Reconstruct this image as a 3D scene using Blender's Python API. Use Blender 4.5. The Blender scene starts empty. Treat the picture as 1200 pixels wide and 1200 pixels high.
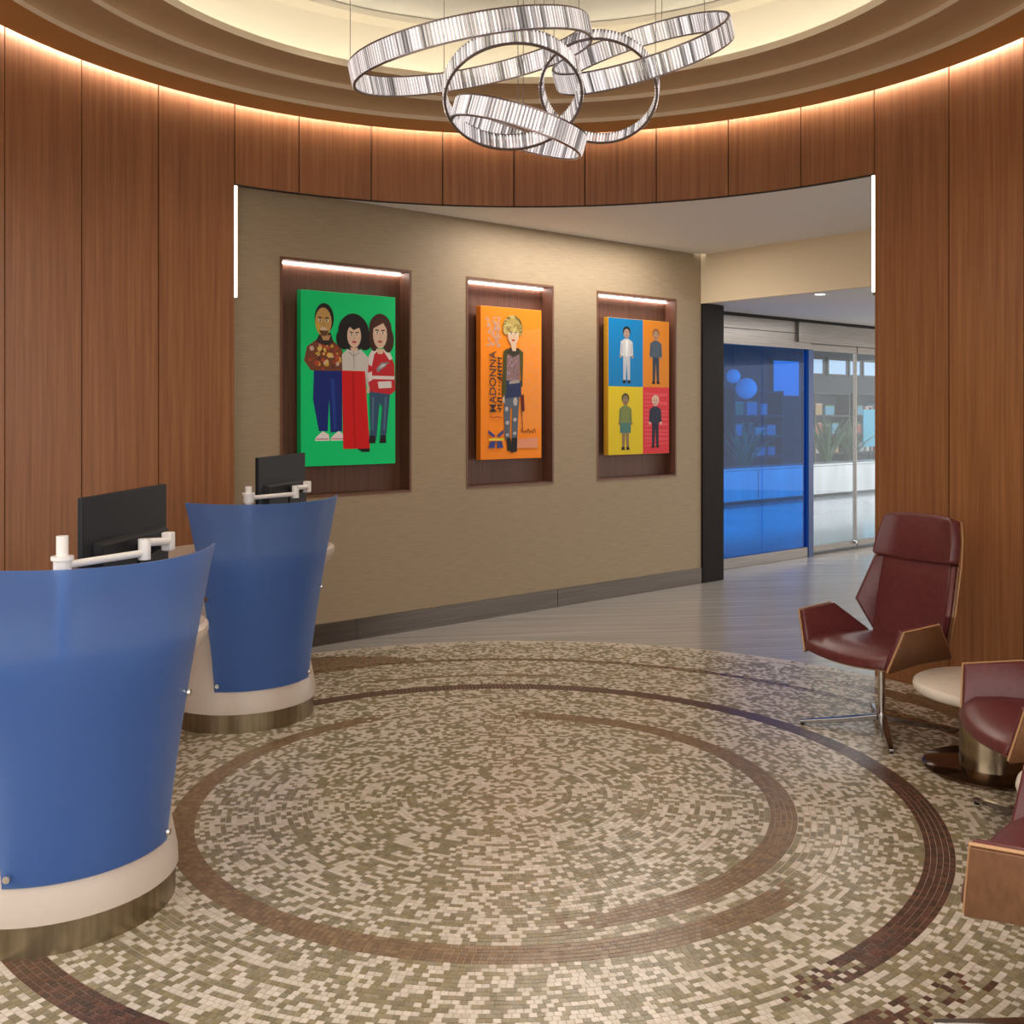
import bpy, bmesh, math, random
from math import sin, cos, pi, radians as R_, sqrt, atan2, hypot
from mathutils import Vector, Matrix

SC = bpy.context.scene
COL = SC.collection
random.seed(7)

# ------------------------------------------------------------------ camera
RAD = 2.868            # rotunda radius
CD = 4.739             # camera distance from the rotunda centre
CH = 1.65              # camera height
cam = bpy.data.cameras.new('camera')
cam.sensor_width = 36.0
cam.lens = 36.0 * 1225.0 / 1200.0
cam.shift_x = -(615.4 - 600.0) / 1200.0
cam.shift_y = -(600.0 - 485.0) / 1200.0
cam.clip_start = 0.05
cam.clip_end = 200
camo = bpy.data.objects.new('camera', cam)
COL.objects.link(camo)
camo.location = (0, -CD, CH)
camo.rotation_euler = (pi / 2, 0, 0)
SC.camera = camo

# ------------------------------------------------------------------ world, exposure
W = bpy.data.worlds.new('world')
SC.world = W
W.use_nodes = True
bg = W.node_tree.nodes['Background']
bg.inputs[0].default_value = (1.0, 0.93, 0.86, 1)
bg.inputs[1].default_value = 1.65
SC.view_settings.view_transform = 'Standard'
SC.view_settings.look = 'None'
SC.view_settings.exposure = 0.5
SC.view_settings.gamma = 1.0
SC.view_settings.use_curve_mapping = False

# strengths of the place's own lamps, then of the added fill lamps
LED_WALL = 46.0
LED_DOME = 6.0
LED_NICHE = 16.0
LED_JAMB = 2.2
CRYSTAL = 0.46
FILL_SPOT = 25.0
HALL_FILL = 105.0


def area_lamp(name, loc, size, power, col=(1, .9, .78), size_y=None, rot=(0, 0, 0)):
    l = bpy.data.lights.new(name, 'AREA')
    l.energy = power
    l.color = col
    l.size = size
    if size_y:
        l.shape = 'RECTANGLE'
        l.size_y = size_y
    o = bpy.data.objects.new(name, l)
    o.location = loc
    o.rotation_euler = rot
    COL.objects.link(o)
    return o


# ------------------------------------------------------------------ materials
def new_mat(name):
    m = bpy.data.materials.new(name)
    m.use_nodes = True
    nt = m.node_tree
    b = nt.nodes['Principled BSDF']
    return m, nt, b


def plain(name, col, rough=.5, metal=0., spec=.5, emit=None, es=0., coat=0., noise=0., nscale=20.):
    m, nt, b = new_mat(name)
    b.inputs['Base Color'].default_value = (*col, 1)
    b.inputs['Roughness'].default_value = rough
    b.inputs['Metallic'].default_value = metal
    b.inputs['Specular IOR Level'].default_value = spec
    b.inputs['Coat Weight'].default_value = coat
    if emit:
        b.inputs['Emission Color'].default_value = (*emit, 1)
        b.inputs['Emission Strength'].default_value = es
    if noise > 0:
        tc = nt.nodes.new('ShaderNodeTexCoord')
        n = nt.nodes.new('ShaderNodeTexNoise')
        n.inputs['Scale'].default_value = nscale
        n.inputs['Detail'].default_value = 4
        mx = nt.nodes.new('ShaderNodeMix')
        mx.data_type = 'RGBA'
        mx.inputs[6].default_value = (*[c * (1 - noise) for c in col], 1)
        mx.inputs[7].default_value = (*[min(1, c * (1 + noise)) for c in col], 1)
        nt.links.new(tc.outputs['Object'], n.inputs['Vector'])
        nt.links.new(n.outputs['Fac'], mx.inputs[0])
        nt.links.new(mx.outputs[2], b.inputs['Base Color'])
    return m


def streak(name, c0, c1, scale, rough=.4, metal=0., rot=0., lo=.3, hi=.7, bump=0., rnd=0., spec=.5, c2=None, scale2=None, coat=0.):
    """two tone streaks: noise stretched by the mapping scale"""
    m, nt, b = new_mat(name)
    tc = nt.nodes.new('ShaderNodeTexCoord')
    mp = nt.nodes.new('ShaderNodeMapping')
    mp.inputs['Scale'].default_value = scale
    mp.inputs['Rotation'].default_value = (0, 0, 0)
    n = nt.nodes.new('ShaderNodeTexNoise')
    n.inputs['Scale'].default_value = 1.0
    n.inputs['Detail'].default_value = 6
    n.inputs['Roughness'].default_value = .62
    cr = nt.nodes.new('ShaderNodeValToRGB')
    cr.color_ramp.elements[0].position = lo
    cr.color_ramp.elements[0].color = (*c0, 1)
    cr.color_ramp.elements[1].position = hi
    cr.color_ramp.elements[1].color = (*c1, 1)
    if rot:
        r = nt.nodes.new('ShaderNodeVectorRotate')
        r.rotation_type = 'Z_AXIS'
        r.inputs['Angle'].default_value = rot
        nt.links.new(tc.outputs['Object'], r.inputs['Vector'])
        nt.links.new(r.outputs[0], mp.inputs['Vector'])
    else:
        nt.links.new(tc.outputs['Object'], mp.inputs['Vector'])
    nt.links.new(mp.outputs[0], n.inputs['Vector'])
    nt.links.new(n.outputs['Fac'], cr.inputs[0])
    out = cr.outputs[0]
    if c2:
        n2 = nt.nodes.new('ShaderNodeTexNoise')
        n2.inputs['Scale'].default_value = 1.0
        n2.inputs['Detail'].default_value = 3
        mp2 = nt.nodes.new('ShaderNodeMapping')
        mp2.inputs['Scale'].default_value = scale2
        src = mp.inputs['Vector'].links[0].from_socket
        nt.links.new(src, mp2.inputs['Vector'])
        nt.links.new(mp2.outputs[0], n2.inputs['Vector'])
        mr = nt.nodes.new('ShaderNodeMapRange')
        mr.inputs[1].default_value = .5
        mr.inputs[2].default_value = .72
        mr.inputs[4].default_value = .6
        nt.links.new(n2.outputs['Fac'], mr.inputs[0])
        mx = nt.nodes.new('ShaderNodeMix')
        mx.data_type = 'RGBA'
        nt.links.new(mr.outputs[0], mx.inputs[0])
        nt.links.new(out, mx.inputs[6])
        mx.inputs[7].default_value = (*c2, 1)
        out = mx.outputs[2]
    if rnd:
        oi = nt.nodes.new('ShaderNodeObjectInfo')
        mr = nt.nodes.new('ShaderNodeMapRange')
        mr.inputs[3].default_value = 1 - rnd
        mr.inputs[4].default_value = 1 + rnd
        nt.links.new(oi.outputs['Random'], mr.inputs[0])
        hs = nt.nodes.new('ShaderNodeHueSaturation')
        nt.links.new(mr.outputs[0], hs.inputs['Value'])
        nt.links.new(out, hs.inputs['Color'])
        out = hs.outputs[0]
    nt.links.new(out, b.inputs['Base Color'])
    b.inputs['Roughness'].default_value = rough
    b.inputs['Metallic'].default_value = metal
    b.inputs['Specular IOR Level'].default_value = spec
    b.inputs['Coat Weight'].default_value = coat
    if bump:
        bp = nt.nodes.new('ShaderNodeBump')
        bp.inputs['Strength'].default_value = bump
        bp.inputs['Distance'].default_value = .003
        nt.links.new(n.outputs['Fac'], bp.inputs['Height'])
        nt.links.new(bp.outputs[0], b.inputs['Normal'])
    return m


def attr_mat(name, rough=.4, spec=.5, vary=0.):
    m, nt, b = new_mat(name)
    a = nt.nodes.new('ShaderNodeAttribute')
    a.attribute_name = 'Col'
    nt.links.new(a.outputs['Color'], b.inputs['Base Color'])
    b.inputs['Roughness'].default_value = rough
    b.inputs['Specular IOR Level'].default_value = spec
    return m


def facing(nt, lo, hi, power):
    """reflectance that rises towards grazing angles, the same on both sides of a sheet"""
    lw = nt.nodes.new('ShaderNodeLayerWeight')
    lw.inputs[0].default_value = .5
    pw = nt.nodes.new('ShaderNodeMath')
    pw.operation = 'POWER'
    pw.inputs[1].default_value = power
    nt.links.new(lw.outputs['Facing'], pw.inputs[0])
    ma = nt.nodes.new('ShaderNodeMath')
    ma.operation = 'MULTIPLY_ADD'
    ma.inputs[1].default_value = hi - lo
    ma.inputs[2].default_value = lo
    nt.links.new(pw.outputs[0], ma.inputs[0])
    return ma.outputs[0]


def glass_mat(name, tint, refl=.12, rough=.02):
    m = bpy.data.materials.new(name)
    m.use_nodes = True
    nt = m.node_tree
    nt.nodes.clear()
    out = nt.nodes.new('ShaderNodeOutputMaterial')
    tr = nt.nodes.new('ShaderNodeBsdfTransparent')
    tr.inputs[0].default_value = (*tint, 1)
    gl = nt.nodes.new('ShaderNodeBsdfGlossy')
    gl.inputs['Roughness'].default_value = rough
    gl.inputs[0].default_value = (.9, .95, 1, 1)
    mx = nt.nodes.new('ShaderNodeMixShader')
    nt.links.new(facing(nt, .03, .5, 4.5), mx.inputs[0])
    nt.links.new(tr.outputs[0], mx.inputs[1])
    nt.links.new(gl.outputs[0], mx.inputs[2])
    nt.links.new(mx.outputs[0], out.inputs[0])
    return m


def frosted_mat(name, col):
    m = bpy.data.materials.new(name)
    m.use_nodes = True
    nt = m.node_tree
    nt.nodes.clear()
    out = nt.nodes.new('ShaderNodeOutputMaterial')
    df = nt.nodes.new('ShaderNodeBsdfDiffuse')
    df.inputs[0].default_value = (*col, 1)
    tl = nt.nodes.new('ShaderNodeBsdfTranslucent')
    tl.inputs[0].default_value = (.34, .52, .86, 1)
    rf = nt.nodes.new('ShaderNodeBsdfRefraction')
    rf.inputs[0].default_value = (.58, .72, .96, 1)
    rf.inputs['Roughness'].default_value = .50
    rf.inputs['IOR'].default_value = 1.18
    gl = nt.nodes.new('ShaderNodeBsdfGlossy')
    gl.inputs['Roughness'].default_value = .32
    gl.inputs[0].default_value = (.9, .93, 1, 1)
    m1 = nt.nodes.new('ShaderNodeMixShader')
    m1.inputs[0].default_value = .42
    nt.links.new(df.outputs[0], m1.inputs[1])
    nt.links.new(tl.outputs[0], m1.inputs[2])
    m3 = nt.nodes.new('ShaderNodeMixShader')
    m3.inputs[0].default_value = .50
    nt.links.new(m1.outputs[0], m3.inputs[1])
    nt.links.new(rf.outputs[0], m3.inputs[2])
    m2 = nt.nodes.new('ShaderNodeMixShader')
    nt.links.new(facing(nt, .03, .6, 3.5), m2.inputs[0])
    nt.links.new(m3.outputs[0], m2.inputs[1])
    nt.links.new(gl.outputs[0], m2.inputs[2])
    nt.links.new(m2.outputs[0], out.inputs[0])
    return m


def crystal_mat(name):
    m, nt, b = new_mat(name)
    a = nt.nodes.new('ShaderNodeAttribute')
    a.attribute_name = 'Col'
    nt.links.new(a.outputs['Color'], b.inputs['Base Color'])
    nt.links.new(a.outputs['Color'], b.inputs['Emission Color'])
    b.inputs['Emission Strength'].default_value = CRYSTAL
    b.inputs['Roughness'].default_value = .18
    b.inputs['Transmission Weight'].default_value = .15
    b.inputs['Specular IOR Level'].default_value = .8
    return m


M = {}
M['wood'] = streak('walnut_veneer', (.205, .075, .025), (.345, .146, .054), (46, 46, 1.1), rough=.42, bump=.05, rnd=.05)
M['wood_dark'] = streak('dark_niche_wood', (.085, .032, .018), (.150, .062, .036), (60, 60, 1.5), rough=.5)
M['gap'] = plain('dark_reveal', (.02, .012, .008), .8)
M['lip'] = plain('step_edge_lit_tone', (.76, .65, .48), .7, noise=.03, nscale=8)  # paler than the treads: light on the lips put into their colour
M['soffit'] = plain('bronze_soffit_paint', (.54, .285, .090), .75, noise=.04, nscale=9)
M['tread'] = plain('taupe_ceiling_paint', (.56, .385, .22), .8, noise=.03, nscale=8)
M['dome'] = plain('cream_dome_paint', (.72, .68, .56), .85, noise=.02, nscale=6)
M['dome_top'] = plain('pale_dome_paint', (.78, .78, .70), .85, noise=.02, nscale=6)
M['white_ceiling'] = plain('white_ceiling_paint', (.80, .78, .75), .85, noise=.02, nscale=5)
M['bulkhead'] = plain('beige_bulkhead_paint', (.70, .58, .40), .85, noise=.02, nscale=5)
M['wallpaper'] = streak('woven_tan_wallcovering', (.255, .190, .118), (.345, .262, .168), (7.0, 7.0, 150), rough=.7, bump=.25, lo=.3, hi=.7)
M['base_metal'] = streak('bronze_baseboard_metal', (.10, .085, .075), (.15, .13, .115), (1.2, 1.2, 60), rough=.28, metal=.85)
M['stone'] = streak('grey_vein_stone', (.25, .225, .20), (.35, .325, .30), (.8, 14, 1), rough=.18, rot=R_(-8), c2=(.43, .405, .38), scale2=(.6, 22, 1), spec=.5)
M['grout'] = plain('mosaic_grout', (.40, .32, .24), .8, noise=.1, nscale=60)
M['tile'] = attr_mat('glass_mosaic_tile', rough=.27, spec=.40)
M['print'] = attr_mat('painted_print', rough=.5, spec=.2)
M['white_solid'] = plain('warm_white_solid_surface', (.47, .395, .335), .35, noise=.04, nscale=40)
M['white_plastic'] = plain('white_powder_coat', (.72, .68, .63), .35)
M['toekick'] = streak('brushed_brass_kick', (.20, .155, .095), (.34, .27, .17), (30, 30, 2), rough=.3, metal=.9)
M['brass'] = streak('brushed_champagne_brass', (.42, .34, .22), (.62, .52, .36), (40, 40, 1.5), rough=.25, metal=1.)
M['bronze_disc'] = plain('polished_dark_bronze', (.13, .075, .045), .12, metal=.9, noise=.06, nscale=10)
M['blue_panel'] = frosted_mat('frosted_blue_acrylic', (.085, .195, .50))
M['chrome'] = plain('polished_chrome', (.62, .60, .58), .12, metal=1., noise=.02, nscale=8)
M['dark_chrome'] = plain('smoked_chrome', (.32, .30, .29), .15, metal=1., noise=.02, nscale=8)
M['black'] = plain('black_plastic', (.010, .010, .012), .5, spec=.2, noise=.05, nscale=50)
M['black_gloss'] = plain('black_screen_glass', (.01, .01, .012), .08)
M['black_column'] = plain('black_metal_column', (.012, .009, .008), .6, spec=.15, noise=.1, nscale=6)
M['leather'] = streak('burgundy_leather', (.088, .016, .018), (.122, .026, .026), (38, 38, 38), rough=.36, bump=.12, spec=.5)
M['ply'] = streak('oiled_plywood_shell', (.130, .056, .025), (.190, .086, .038), (60, 60, 5), rough=.35)
M['ply_edge'] = plain('pale_plywood_edge', (.44, .24, .11), .5)
M['stone_top'] = streak('ivory_travertine', (.56, .49, .41), (.66, .59, .50), (18, 18, 18), rough=.45)
M['rail'] = plain('gunmetal_rail', (.20, .16, .155), .3, metal=.9, noise=.05, nscale=20)
M['steel'] = streak('brushed_steel', (.20, .185, .17), (.28, .262, .245), (2, 2, 70), rough=.3, metal=.8)
M['glass'] = glass_mat('clear_glass', (.90, .95, .98))
M['glass_blue'] = glass_mat('blue_film_glass', (.02, .47, .93))
M['led'] = plain('warm_led', (1, .9, .8), .5, emit=(1, .91, .82), es=LED_WALL)
M['led_dome'] = plain('dome_led', (1, .9, .8), .5, emit=(1, .95, .86), es=LED_DOME)
M['led_niche'] = plain('niche_led', (1, .9, .8), .5, emit=(1, .84, .74), es=LED_NICHE)
M['led_jamb'] = plain('jamb_led', (1, .9, .8), .5, emit=(1, .88, .70), es=LED_JAMB)
M['led_down'] = plain('downlight_led', (1, .9, .8), .5, emit=(1, .95, .85), es=6.)
M['crystal'] = crystal_mat('cut_crystal')
M['hall_floor'] = streak('polished_pale_hall_floor', (.40, .42, .43), (.55, .57, .58), (.4, .4, 1), rough=.12)


# ------------------------------------------------------------------ mesh helpers
class MB:
    def __init__(s):
        s.v = []
        s.f = []
        s.c = []

    def add(s, v, f, c=None, xf=None):
        o = len(s.v)
        s.v += [tuple(xf @ Vector(p)) if xf else tuple(p) for p in v]
        s.f += [tuple(i + o for i in q) for q in f]
        s.c += [c] * len(f)
        return s

    def box(s, x0, x1, y0, y1, z0, z1, c=None, xf=None):
        v = [(x, y, z) for x in (x0, x1) for y in (y0, y1) for z in (z0, z1)]
        f = [(0, 1, 3, 2), (4, 6, 7, 5), (0, 4, 5, 1), (2, 3, 7, 6), (0, 2, 6, 4), (1, 5, 7, 3)]
        return s.add(v, f, c, xf)

    def cyl(s, p0, p1, r0, r1=None, n=16, c=None, cap=True):
        p0, p1 = Vector(p0), Vector(p1)
        r1 = r0 if r1 is None else r1
        d = (p1 - p0).normalized()
        a = d.orthogonal().normalized()
        b = d.cross(a)
        v = []
        for p, r in ((p0, r0), (p1, r1)):
            v += [p + a * r * cos(2 * pi * i / n) + b * r * sin(2 * pi * i / n) for i in range(n)]
        f = [(i, (i + 1) % n, n + (i + 1) % n, n + i) for i in range(n)]
        if cap:
            f += [tuple(range(n))[::-1], tuple(range(n, 2 * n))]
        return s.add(v, f, c)

    def tube(s, pts, r, n=8, c=None):
        pts = [Vector(p) for p in pts]
        m = len(pts)
        v = []
        ref = None
        for i, p in enumerate(pts):
            t = (pts[min(i + 1, m - 1)] - pts[max(i - 1, 0)]).normalized()
            if ref is None:
                ref = t.orthogonal().normalized()
            ref = (ref - t * ref.dot(t)).normalized()
            b = t.cross(ref)
            v += [p + ref * r * cos(2 * pi * k / n) + b * r * sin(2 * pi * k / n) for k in range(n)]
        f = []
        for i in range(m - 1):
            for k in range(n):
                f.append((i * n + k, i * n + (k + 1) % n, (i + 1) * n + (k + 1) % n, (i + 1) * n + k))
        f += [tuple(range(n))[::-1], tuple(range((m - 1) * n, m * n))]
        return s.add(v, f, c)

    def lathe(s, prof, n=48, a0=0., a1=2 * pi, c=None, cx=0., cy=0.):
        full = abs(a1 - a0 - 2 * pi) < 1e-6
        m = n if full else n + 1
        k = len(prof)
        v = []
        for i in range(m):
            a = a0 + (a1 - a0) * i / n
            v += [(cx + r * sin(a), cy + r * cos(a), z) for r, z in prof]
        f = []
        for i in range(n):
            j = (i + 1) % m
            for q in range(k - 1):
                f.append((i * k + q, j * k + q, j * k + q + 1, i * k + q + 1))
        return s.add(v, f, c)

    def arc(s, r0, r1, a0, a1, z0, z1, n=6, c=None):
        """solid curved slab between two radii; angles measured from +y towards +x"""
        v = []
        for i in range(n + 1):
            a = a0 + (a1 - a0) * i / n
            for r, z in ((r0, z0), (r1, z0), (r1, z1), (r0, z1)):
                v.append((r * sin(a), r * cos(a), z))
        f = []
        for i in range(n):
            for q in range(4):
                f.append((i * 4 + q, i * 4 + (q + 1) % 4, i * 4 + 4 + (q + 1) % 4, i * 4 + 4 + q))
        f += [(0, 3, 2, 1), (n * 4, n * 4 + 1, n * 4 + 2, n * 4 + 3)]
        return s.add(v, f, c)

    def prism(s, poly, z0, z1, c=None, xf=None):
        n = len(poly)
        v = [(x, y, z0) for x, y in poly] + [(x, y, z1) for x, y in poly]
        f = [tuple(range(n))[::-1], tuple(range(n, 2 * n))]
        f += [(i, (i + 1) % n, n + (i + 1) % n, n + i) for i in range(n)]
        return s.add(v, f, c, xf)

    def grid(s, rows, c=None):
        n = len(rows[0])
        v = [p for r in rows for p in r]
        f = [(i * n + j, i * n + j + 1, (i + 1) * n + j + 1, (i + 1) * n + j) for i in range(len(rows) - 1) for j in range(n - 1)]
        return s.add(v, f, c)

    def build(s, name, mat, parent=None, smooth=False, bevel=0., solid=None, sub=0, fix=True, angle=40):
        me = bpy.data.meshes.new(name)
        me.from_pydata([tuple(p) for p in s.v], [], s.f)
        if any(c is not None for c in s.c):
            at = me.color_attributes.new('Col', 'FLOAT_COLOR', 'CORNER')
            buf = []
            for f, c in zip(s.f, s.c):
                buf += list((*(c or (.5, .5, .5)), 1.)) * len(f)
            at.data.foreach_set('color', buf)
        if fix:
            bm = bmesh.new()
            bm.from_mesh(me)
            bmesh.ops.recalc_face_normals(bm, faces=bm.faces)
            bm.to_mesh(me)
            bm.free()
        me.materials.append(mat)
        if smooth:
            me.shade_smooth()
            try:
                me.set_sharp_from_angle(angle=R_(angle))
            except Exception:
                pass
        me.update()
        o = bpy.data.objects.new(name, me)
        COL.objects.link(o)
        if parent:
            o.parent = parent
        if solid is not None:
            md = o.modifiers.new('thick', 'SOLIDIFY')
            md.thickness, md.offset = solid
        if bevel:
            md = o.modifiers.new('bevel', 'BEVEL')
            md.width = bevel
            md.segments = 2
            md.limit_method = 'ANGLE'
            md.angle_limit = R_(35)
        if sub:
            md = o.modifiers.new('sub', 'SUBSURF')
            md.levels = sub
            md.render_levels = sub
        return o


def tag(o, label=None, cat=None, group=None, kind=None):
    if label:
        o['label'] = label
    if cat:
        o['category'] = cat
    if group:
        o['group'] = group
    if kind:
        o['kind'] = kind
    return o


def empty(name, loc=(0, 0, 0), rz=0., label=None, cat=None, group=None, kind=None):
    o = bpy.data.objects.new(name, None)
    o.empty_display_size = .1
    COL.objects.link(o)
    o.location = loc
    o.rotation_euler = (0, 0, rz)
    return tag(o, label, cat, group, kind)


def struct(o, label):
    o['kind'] = 'structure'
    o['label'] = label
    return o


def pol(r, deg, z=0.):
    return (r * sin(R_(deg)), r * cos(R_(deg)), z)


# ================================================================== ROTUNDA
Z_TOP = 3.663      # soffit underside / top of the lit panels
Z_HEAD = 3.162     # underside of the curved header
A_L, A_R = -41.78, 50.04   # the opening's jambs, degrees from +y
seams_head = [A_L] + [-1.64 + 10.336 * k for k in range(-3, 6)]
seams_head[-1] = A_R
seams_right = [A_R + 10.4 * k for k in range(0, 8)]
seams_left = [A_L - 10.7 * k for k in range(0, 8)]
WALL_TOP = 3.98


def panel_set(parent, seams, z0, z1):
    for a, b in zip(seams[:-1], seams[1:]):
        a, b = min(a, b), max(a, b)
        g = .0042 / RAD * 180 / pi
        MB().arc(RAD, RAD + .022, R_(a + g), R_(b - g), z0, z1, n=8).build('panel', M['wood'], parent, smooth=True)


wl = struct(MB().arc(RAD + .026, RAD + .14, R_(seams_left[-1]), R_(A_L), -.004, WALL_TOP, n=44).build('wall_left', M['gap'], smooth=True),
            'curved walnut panelled wall behind the blue desks')
panel_set(wl, seams_left, 0.0, WALL_TOP)
wr = struct(MB().arc(RAD + .026, RAD + .14, R_(A_R), R_(seams_right[-1]), -.004, WALL_TOP, n=44).build('wall_right', M['gap'], smooth=True),
            'curved walnut panelled wall behind the burgundy lounge chairs')
panel_set(wr, seams_right, 0.0, WALL_TOP)
wh = struct(MB().arc(RAD + .026, RAD + .045, R_(A_L), R_(A_R), Z_HEAD + .006, WALL_TOP, n=60).build('wall_header', M['gap'], smooth=True),
            'curved walnut header over the wide opening')
panel_set(wh, seams_head, Z_HEAD, WALL_TOP)
MB().arc(RAD - .001, RAD + .03, R_(A_L), R_(A_R), Z_HEAD - .006, Z_HEAD, n=60).build('header_trim', M['gap'], wh, smooth=True)
wf = struct(MB().arc(RAD, RAD + .14, R_(seams_right[-1]), R_(360 + seams_left[-1]), Z_HEAD, WALL_TOP, n=60).build('wall_front', M['wood'], smooth=True),
            'curved walnut header closing the ring on the lobby side')
# lit strips let into the two jambs of the opening
for nm, deg, side, lab in (('jamb_light_strip', A_L, 1, 'glowing vertical light strip on the jamb beside the tan wallcovered wall'),
                           ('jamb_light_strip', A_R, -1, 'glowing vertical light strip on the jamb beside the glass doors')):
    root = empty(nm, pol(RAD + .02, deg, 2.42), 0, lab, 'light strip')
    da = side * .010 / RAD
    a = R_(deg)
    mb = MB().arc(RAD + .003, RAD + .030, a + side * .0005, a + side * .0070, 2.42, Z_HEAD - .008, n=2)
    ob = mb.build('diffuser', M['led_jamb'], root)
    ob.matrix_parent_inverse = root.matrix_basis.inverted()
    mb = MB().arc(RAD + .031, RAD + .045, a + side * .0005, a + side * .0100, 2.40, Z_HEAD - .007, n=2)
    ob = mb.build('channel', M['steel'], root)
    ob.matrix_parent_inverse = root.matrix_basis.inverted()

# ---------------------------------------------------------------- ceiling: soffit, stepped rings, dome
ceil = struct(MB().lathe([(.0001, 4.125), (2.13, 4.125)], 96).build('ceiling', M['dome_top'], smooth=True), 'pale flat top of the stepped round ceiling')
sof_in = 2.52
MB().lathe([(RAD - .072, Z_TOP + .05), (RAD - .072, Z_TOP), (sof_in, Z_TOP)], 128).build('soffit', M['soffit'], ceil, smooth=True, angle=30)


def step_prof(r_out, z0, r_in, z1, z_t):
    """riser, then a cove that runs out into a flat tread"""
    p = [(r_out, z0 + .030)]
    for i in range(1, 8):
        t = i / 7 * pi / 2
        p.append((r_out - .13 * (1 - cos(t)), z0 + .030 + (z_t - z0 - .030) * sin(t)))
    p.append((r_in, z1))
    return p


MB().lathe(step_prof(sof_in, Z_TOP, 2.215, 3.712, 3.728), 128).build('step_ring', M['tread'], ceil, smooth=True, angle=30)
MB().lathe(step_prof(2.215, 3.712, 1.935, 3.758, 3.772), 128).build('step_ring', M['tread'], ceil, smooth=True, angle=30)
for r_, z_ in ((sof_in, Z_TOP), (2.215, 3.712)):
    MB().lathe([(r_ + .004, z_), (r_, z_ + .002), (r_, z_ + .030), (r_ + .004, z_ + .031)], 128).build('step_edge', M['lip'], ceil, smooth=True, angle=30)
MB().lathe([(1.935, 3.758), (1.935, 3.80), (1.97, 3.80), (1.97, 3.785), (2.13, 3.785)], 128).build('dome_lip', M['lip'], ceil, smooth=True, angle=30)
MB().lathe([(2.13, 3.785), (2.13, 3.93), (2.10, 4.06), (2.04, 4.125)], 128).build('dome_wall', M['dome'], ceil, smooth=True, angle=30)
MB().lathe([(1.90, 4.12), (1.93, 4.095), (2.13, 4.095)], 128).build('dome_cornice', M['dome'], ceil, smooth=True, angle=30)
MB().lathe([(2.13, 4.13), (RAD + .2, 4.13), (RAD + .2, WALL_TOP - .02)], 96).build('ceiling_lid', M['gap'], ceil, smooth=True, angle=30)  # unseen lid added to keep outside light out of the coves
# hidden LED runs: one behind the soffit edge washing the panels, one in the dome cove
wash = MB().lathe([(RAD - .100, Z_TOP + .055), (RAD - .072, Z_TOP + .055), (RAD - .072, Z_TOP + .075), (RAD - .100, Z_TOP + .075), (RAD - .100, Z_TOP + .055)], 128)
tag(wash.build('wall_wash_light', M['led'], smooth=True, angle=30), 'hidden warm light strip behind the soffit edge washing the walnut panels', 'light strip')
dome_led = MB().lathe([(1.985, 3.79), (2.01, 3.79), (2.01, 3.81), (1.985, 3.81), (1.985, 3.79)], 128)
tag(dome_led.build('dome_cove_light', M['led_dome'], smooth=True, angle=30), 'hidden warm light strip in the cove around the round dome', 'light strip')

# ================================================================== FLOOR
floor = struct(MB().box(-9, 14, -9, 9.5, -.06, -.004).build('floor', M['stone']), 'polished grey veined stone floor around the mosaic')
bed = MB().lathe([(.0001, -.0012), (RAD, -.0012), (RAD, -.0045)], 128).build('mosaic_bed', M['grout'], floor, smooth=True, angle=30)

CREAM = [(.58, .50, .41), (.62, .54, .45), (.54, .47, .37), (.60, .52, .44)]
OLIVE = [(.235, .190, .105), (.265, .215, .120), (.210, .175, .105), (.250, .210, .140), (.28, .23, .145)]
BROWN = [(.215, .135, .072), (.190, .120, .066), (.240, .155, .085), (.18, .115, .065)]
DARK = [(.105, .050, .032), (.088, .044, .030), (.125, .058, .038), (.070, .040, .028)]
PITCH = .0218


def centre(rho):
    ks = [(0, -.09, -.195), (1.23, -.088, -.195), (1.30, -.075, -.2), (1.42, -.065, -.2), (1.73, -.12, -.197), (9, -.12, -.197)]
    for (a, x0, y0), (b, x1, y1) in zip(ks[:-1], ks[1:]):
        if a <= rho <= b:
            t = (rho - a) / (b - a)
            return x0 + (x1 - x0) * t, y0 + (y1 - y0) * t


def in_arc(deg, start, end):
    """clockwise-free test: deg within [start,end] (end may exceed 180)"""
    d = (deg - start) % 360
    return d <= (end - start)


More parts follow.
